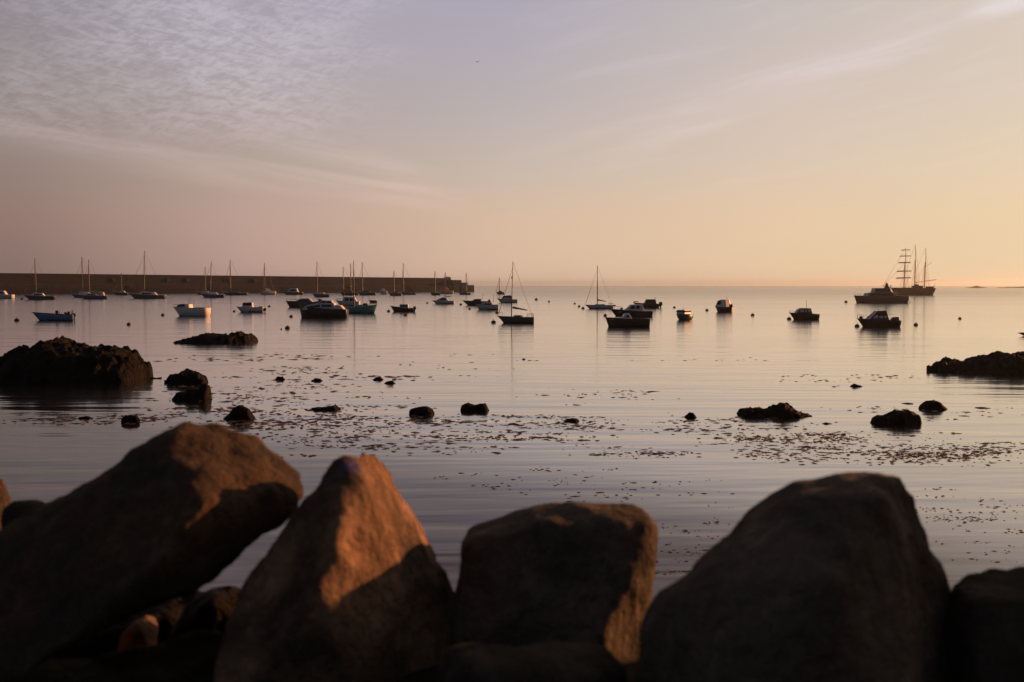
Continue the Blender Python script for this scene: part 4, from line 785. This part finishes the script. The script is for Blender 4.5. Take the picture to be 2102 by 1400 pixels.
#--END--
def tall_ship():
    x0, x1, wly = 1828, 1918, 606; xc = (x0 + x1) / 2; w0 = water(xc, wly); mpp = w0.y / F; L = (x1 - x0) * mpp; B = L * 0.24
    yc = w0.y + B * 0.3; root = empty('tall_ship', (w0.x * yc / w0.y, yc, 0))
    lx = lambda px: (px - xc) * mpp; lz = lambda py: (wly - py) * mpp
    bm, hb, sh = hull_mesh(L, B, lz(591), lz(592), 2.0, rake=0.1, transom=0.65, full=2.6, stern_rake=0.09); link('hull', bm, [MT['wood'], MT['antifoul']], root, smooth=True)
    link('deck', deck_mesh(L, hb, sh, 0.5), MT['wood'], root)
    link('rubbing_strake', rail_mesh(L, hb, sh, 0.14, inset=1.0), MT['wood'], root)
    for (a, b, t) in ((1856, 1868, 590.5), (1873, 1892, 586.5), (1902, 1914, 588)):
        bm = bmesh.new(); box(bm, lx(a), lx(b), -B * 0.28, B * 0.28, lz(594), lz(t), 0.1); link('deckhouse', bm, MT['wood'], root)
    bm = bmesh.new(); prism(bm, [(lx(1876), lz(587)), (lx(1877), lz(583.5)), (lx(1883), lz(583.5)), (lx(1885), lz(587))], B * 0.3, 0.1); link('ship_boat', bm, MT['brown'], root)
    bm = bmesh.new(); tube(bm, [(lx(1832), 0, lz(592)), (lx(1810), 0, lz(586))], 0.28, 8, 0.12); link('bowsprit', bm, MT['wood'], root)
    rw = 0.05
    for i, (px, top, mid, lean) in enumerate(((1857, 509, 539, -2), (1877, 502, 536, 0.5), (1898.5, 509, 540, -1.5))):
        bm = bmesh.new(); X0, X1 = lx(px + lean), lx(px); zt, zm, z0 = lz(top), lz(mid), lz(594)
        xm = X0 + (X1 - X0) * 0.65
        tube(bm, [(X0, 0, z0), (xm, 0, zm)], 0.30, 8, 0.22); tube(bm, [(xm + 0.1, 0, zm - 2.0), (X1, 0, zt)], 0.16, 8, 0.07)
        ell(bm, (xm, 0, zm), (0.55, 0.9, 0.25), 10, 6)
        mo = link('mast', bm, MT['wood'], root)
        if i == 0:
            for (ya, yb, yz, rr) in ((1844.5, 1870, 513.5, 0.13), (1842.5, 1871, 526, 0.16), (1840, 1871, 539.5, 0.19), (1837.5, 1872, 557, 0.20), (1836.5, 1872, 571, 0.22)):
                bm = bmesh.new(); zc = lz(yz); xa, xb = lx(ya), lx(yb); cxm = (xa + xb) / 2
                # braced yards: swung well round towards the keel line
                tube(bm, [(xa, -1.6, zc - 0.15), (cxm, 0.25, zc + 0.0), (xb, 2.0, zc + 0.15)], rr, 6)
                tube(bm, [(xa + 0.7, -1.35, zc + rr), (cxm, 0.25, zc + rr + 0.1), (xb - 0.7, 1.75, zc + rr + 0.15)], rr * 0.8, 6)
                link('yard', bm, MT['wood'], mo)
        bm = bmesh.new()
        for s in (-1, 1):
            for k in range(4): tube(bm, [(xm, 0, zm), (X0 - 1.2 + 0.9 * k, s * hb(0.5) * 0.98, lz(592.5))], rw, 4)
            for k in range(2): tube(bm, [(X1, 0, zt), (X0 + 1.5 + 0.7 * k, s * hb(0.5) * 0.98, lz(592.5))], rw * 0.8, 4)
        link('shroud', bm, MT['rope'], root)
        bm = bmesh.new(); fx = {0: lx(1812), 1: lx(1857), 2: lx(1877)}[i]
        tube(bm, [(X1, 0, zt), (fx, 0, lz(587) if i == 0 else lz(560))], rw, 4); tube(bm, [(xm, 0, zm), (fx, 0, lz(588) if i == 0 else lz(590))], rw, 4); link('stay', bm, MT['rope'], root)
    for (a, ya, b, yb) in ((1878, 580, 1895, 578), (1899, 577, 1921, 574)):
        bm = bmesh.new(); tube(bm, [(lx(a), 0, lz(ya)), (lx(b), 0, lz(yb))], 0.16, 6); bo = link('boom', bm, MT['wood'], root)
    bm = bmesh.new(); tube(bm, [(lx(1899), 0, lz(548)), (lx(1911), 0, lz(538))], 0.09, 6); link('gaff', bm, MT['wood'], root)
    bm = bmesh.new(); tube(bm, [(lx(1916), 0, lz(592)), (lx(1919), 0, lz(582))], 0.1, 6); link('flagstaff', bm, MT['wood'], root)
    bm = bmesh.new()
    for s in (-1, 1):
        for k in range(6): tube(bm, [(lx(1900) + k * 0.9, s * B * 0.34, lz(592)), (lx(1900) + k * 0.9, s * B * 0.34, lz(588.5))], 0.05, 4)
        tube(bm, [(lx(1900), s * B * 0.34, lz(588.5)), (lx(1916), s * B * 0.32, lz(588.5))], 0.06, 4)
    link('stern_rail', bm, MT['wood'], root)
    tag(root, 'three-masted tall ship with bare yards crossed on its foremast, far off at right', 'tall ship')
tall_ship()

# ------------------------------------------------------------------ mooring buoys
def make_buoy(m, name='mooring_buoy'):
    r = empty(name); bm = bmesh.new(); ell(bm, (0, 0, 0.22), (1.0, 1.0, 0.86), 18, 12); link('float', bm, m, r, smooth=True)
    bm = bmesh.new(); tube(bm, [(0, 0, 0.9), (0, 0, 1.2)], 0.12, 8)
    tube(bm, [(0.22 * math.cos(a * math.pi / 5), 0, 1.32 + 0.22 * math.sin(a * math.pi / 5)) for a in range(11)], 0.05, 5); link('ring', bm, MT['rope'], r)
    return r
def copy_tree(o, parent=None):
    c = o.copy(); col.objects.link(c); c.parent = parent
    for ch in [x for x in o.children]: copy_tree(ch, c)
    return c
buoys = [ # x, y of the waterline, width in px, label
 (32,659,10,'dark round mooring buoy at the far left beside the open blue dinghy'),
 (263,667,9,'dark round mooring buoy alone in open water above the largest rock islet'),
 (333,648,8,'dark mooring buoy in front of the raked bow of the white motor boat'),
 (480,640,6,'dark mooring buoy off the bow of the small grey motor boat with boxy wheelhouse'),
 (552,630,6,'small dark mooring buoy behind the stern of the small grey motor boat'),
 (597,651,8,'dark mooring buoy beside the bow of the big black-hulled motor boat'),
 (589,675,11,'largest dark mooring buoy in open water left of centre'),
 (577,676,4,'tiny pick-up buoy just left of the largest dark buoy'),
 (797,640,7,'dark mooring buoy off the bow of the motor boat with square pale cuddy'),
 (832,648,8,'dark mooring buoy just below the motor boat with square pale cuddy'),
 (877,623,5,'small dark buoy off the bow of the blue-grey cabin boat with sloping roof'),
 (946,626,6,'small dark buoy beside the bow of the dark raked motor boat'),
 (964,635,6,'small dark buoy left of the plain grey motor boat'),
 (1020,643,7,'dark mooring buoy just above the bow of the nearest sailing boat'),
 (1013,663,10,'round black mooring buoy touching the waterline off the bow of the nearest sailing boat'),
 (1101,616,7,'dark mooring buoy in far water between two sailing boats, leftmost of its line'),
 (1127,620,5,'tiny buoy second from the left in the line leading to the grey sailing boat'),
 (1180,624,5,'tiny buoy third from the left in the line leading to the grey sailing boat'),
 (1189,630,6,'small buoy fourth from the left in the line leading to the grey sailing boat'),
 (1197,634,7,'small buoy right at the bow of the low grey sailing boat'),
 (1243,649,8,'dark mooring buoy just above the bow of the plain brown-hulled launch'),
 (1385,632,6,'small buoy above the boat seen bow-on with boxy wheelhouse'),
 (1452,638,7,'dark mooring buoy left of the boat with the brilliant white stern panel'),
 (1546,648,8,'dark mooring buoy alone between the white-sterned boat and the fishing boat'),
 (1621,656,9,'dark mooring buoy against the bow of the dark fishing boat'),
 (1738,621,7,'dark mooring buoy left of the bow of the large motor yacht'),
 (1761,671,10,'round black mooring buoy under the bow of the cabin boat with rod arm'),
 (1882,668,9,'dark mooring buoy just right of the cabin boat with rod arm'),
 (1972,655,7,'dark mooring buoy furthest right in open water'),
 (44,615,7,'small dim buoy at the bow of the dark maroon sailing boat'),
]
pb = make_buoy(MT['buoy'])
for i, (px, py, w, lab) in enumerate(buoys):
    o = pb if i == 0 else copy_tree(pb)
    p = water(px, py); r = w * p.y / F / 2; o.location = (p.x, p.y + r, 0.0); o.scale = (r, r, r); o.rotation_euler = (R((i * 37) % 13 - 6), R((i * 53) % 17 - 8), R(i * 47))
    tag(o, lab, 'buoy', 'mooring buoys floating in the harbour')

# ------------------------------------------------------------------ a gull far up
def bird():
    p = at(980, 127, 160); bm = bmesh.new(); ell(bm, (0, 0, 0), (0.26, 0.08, 0.075), 10, 8); ell(bm, (-0.27, 0, 0.03), (0.07, 0.05, 0.05), 8, 6)
    for s in (-1, 1):
        a = [bm.verts.new(q) for q in ((-0.1, s * 0.05, 0.03), (0.1, s * 0.05, 0.03), (0.1, s * 0.4, 0.17), (-0.08, s * 0.4, 0.18), (0.22, s * 0.8, 0.05))]
        bm.faces.new(a[:4]); bm.faces.new((a[3], a[2], a[4]))
    v = [bm.verts.new(q) for q in ((0.22, -0.04, 0), (0.22, 0.04, 0), (0.4, 0.09, 0), (0.4, -0.09, 0))]; bm.faces.new(v)
    o = link('gull', bm, MT['bird']); o.location = p; o.rotation_euler = (0, R(6), R(60)); o.scale = (0.6, 0.6, 0.6)
    tag(o, 'tiny lone gull gliding high in the open sky above the harbour', 'bird')
bird()

# ------------------------------------------------------------------ haze
HAZE = True
if HAZE:
    bm = bmesh.new(); box(bm, -12600, 12600, -60, 12600, -6, 46)
    m = bpy.data.materials.new('haze'); m.use_nodes = True; t = m.node_tree; t.nodes.clear()
    pv = N('ShaderNodeVolumePrincipled', t); pv.inputs['Color'].default_value = (0.80, 0.90, 0.97, 1)
    pv.inputs['Density'].default_value = 0.00009; pv.inputs['Anisotropy'].default_value = 0.7
    ou = N('ShaderNodeOutputMaterial', t); t.links.new(pv.outputs[0], ou.inputs['Volume'])
    tag(link('haze', bm, m), kind='stuff')
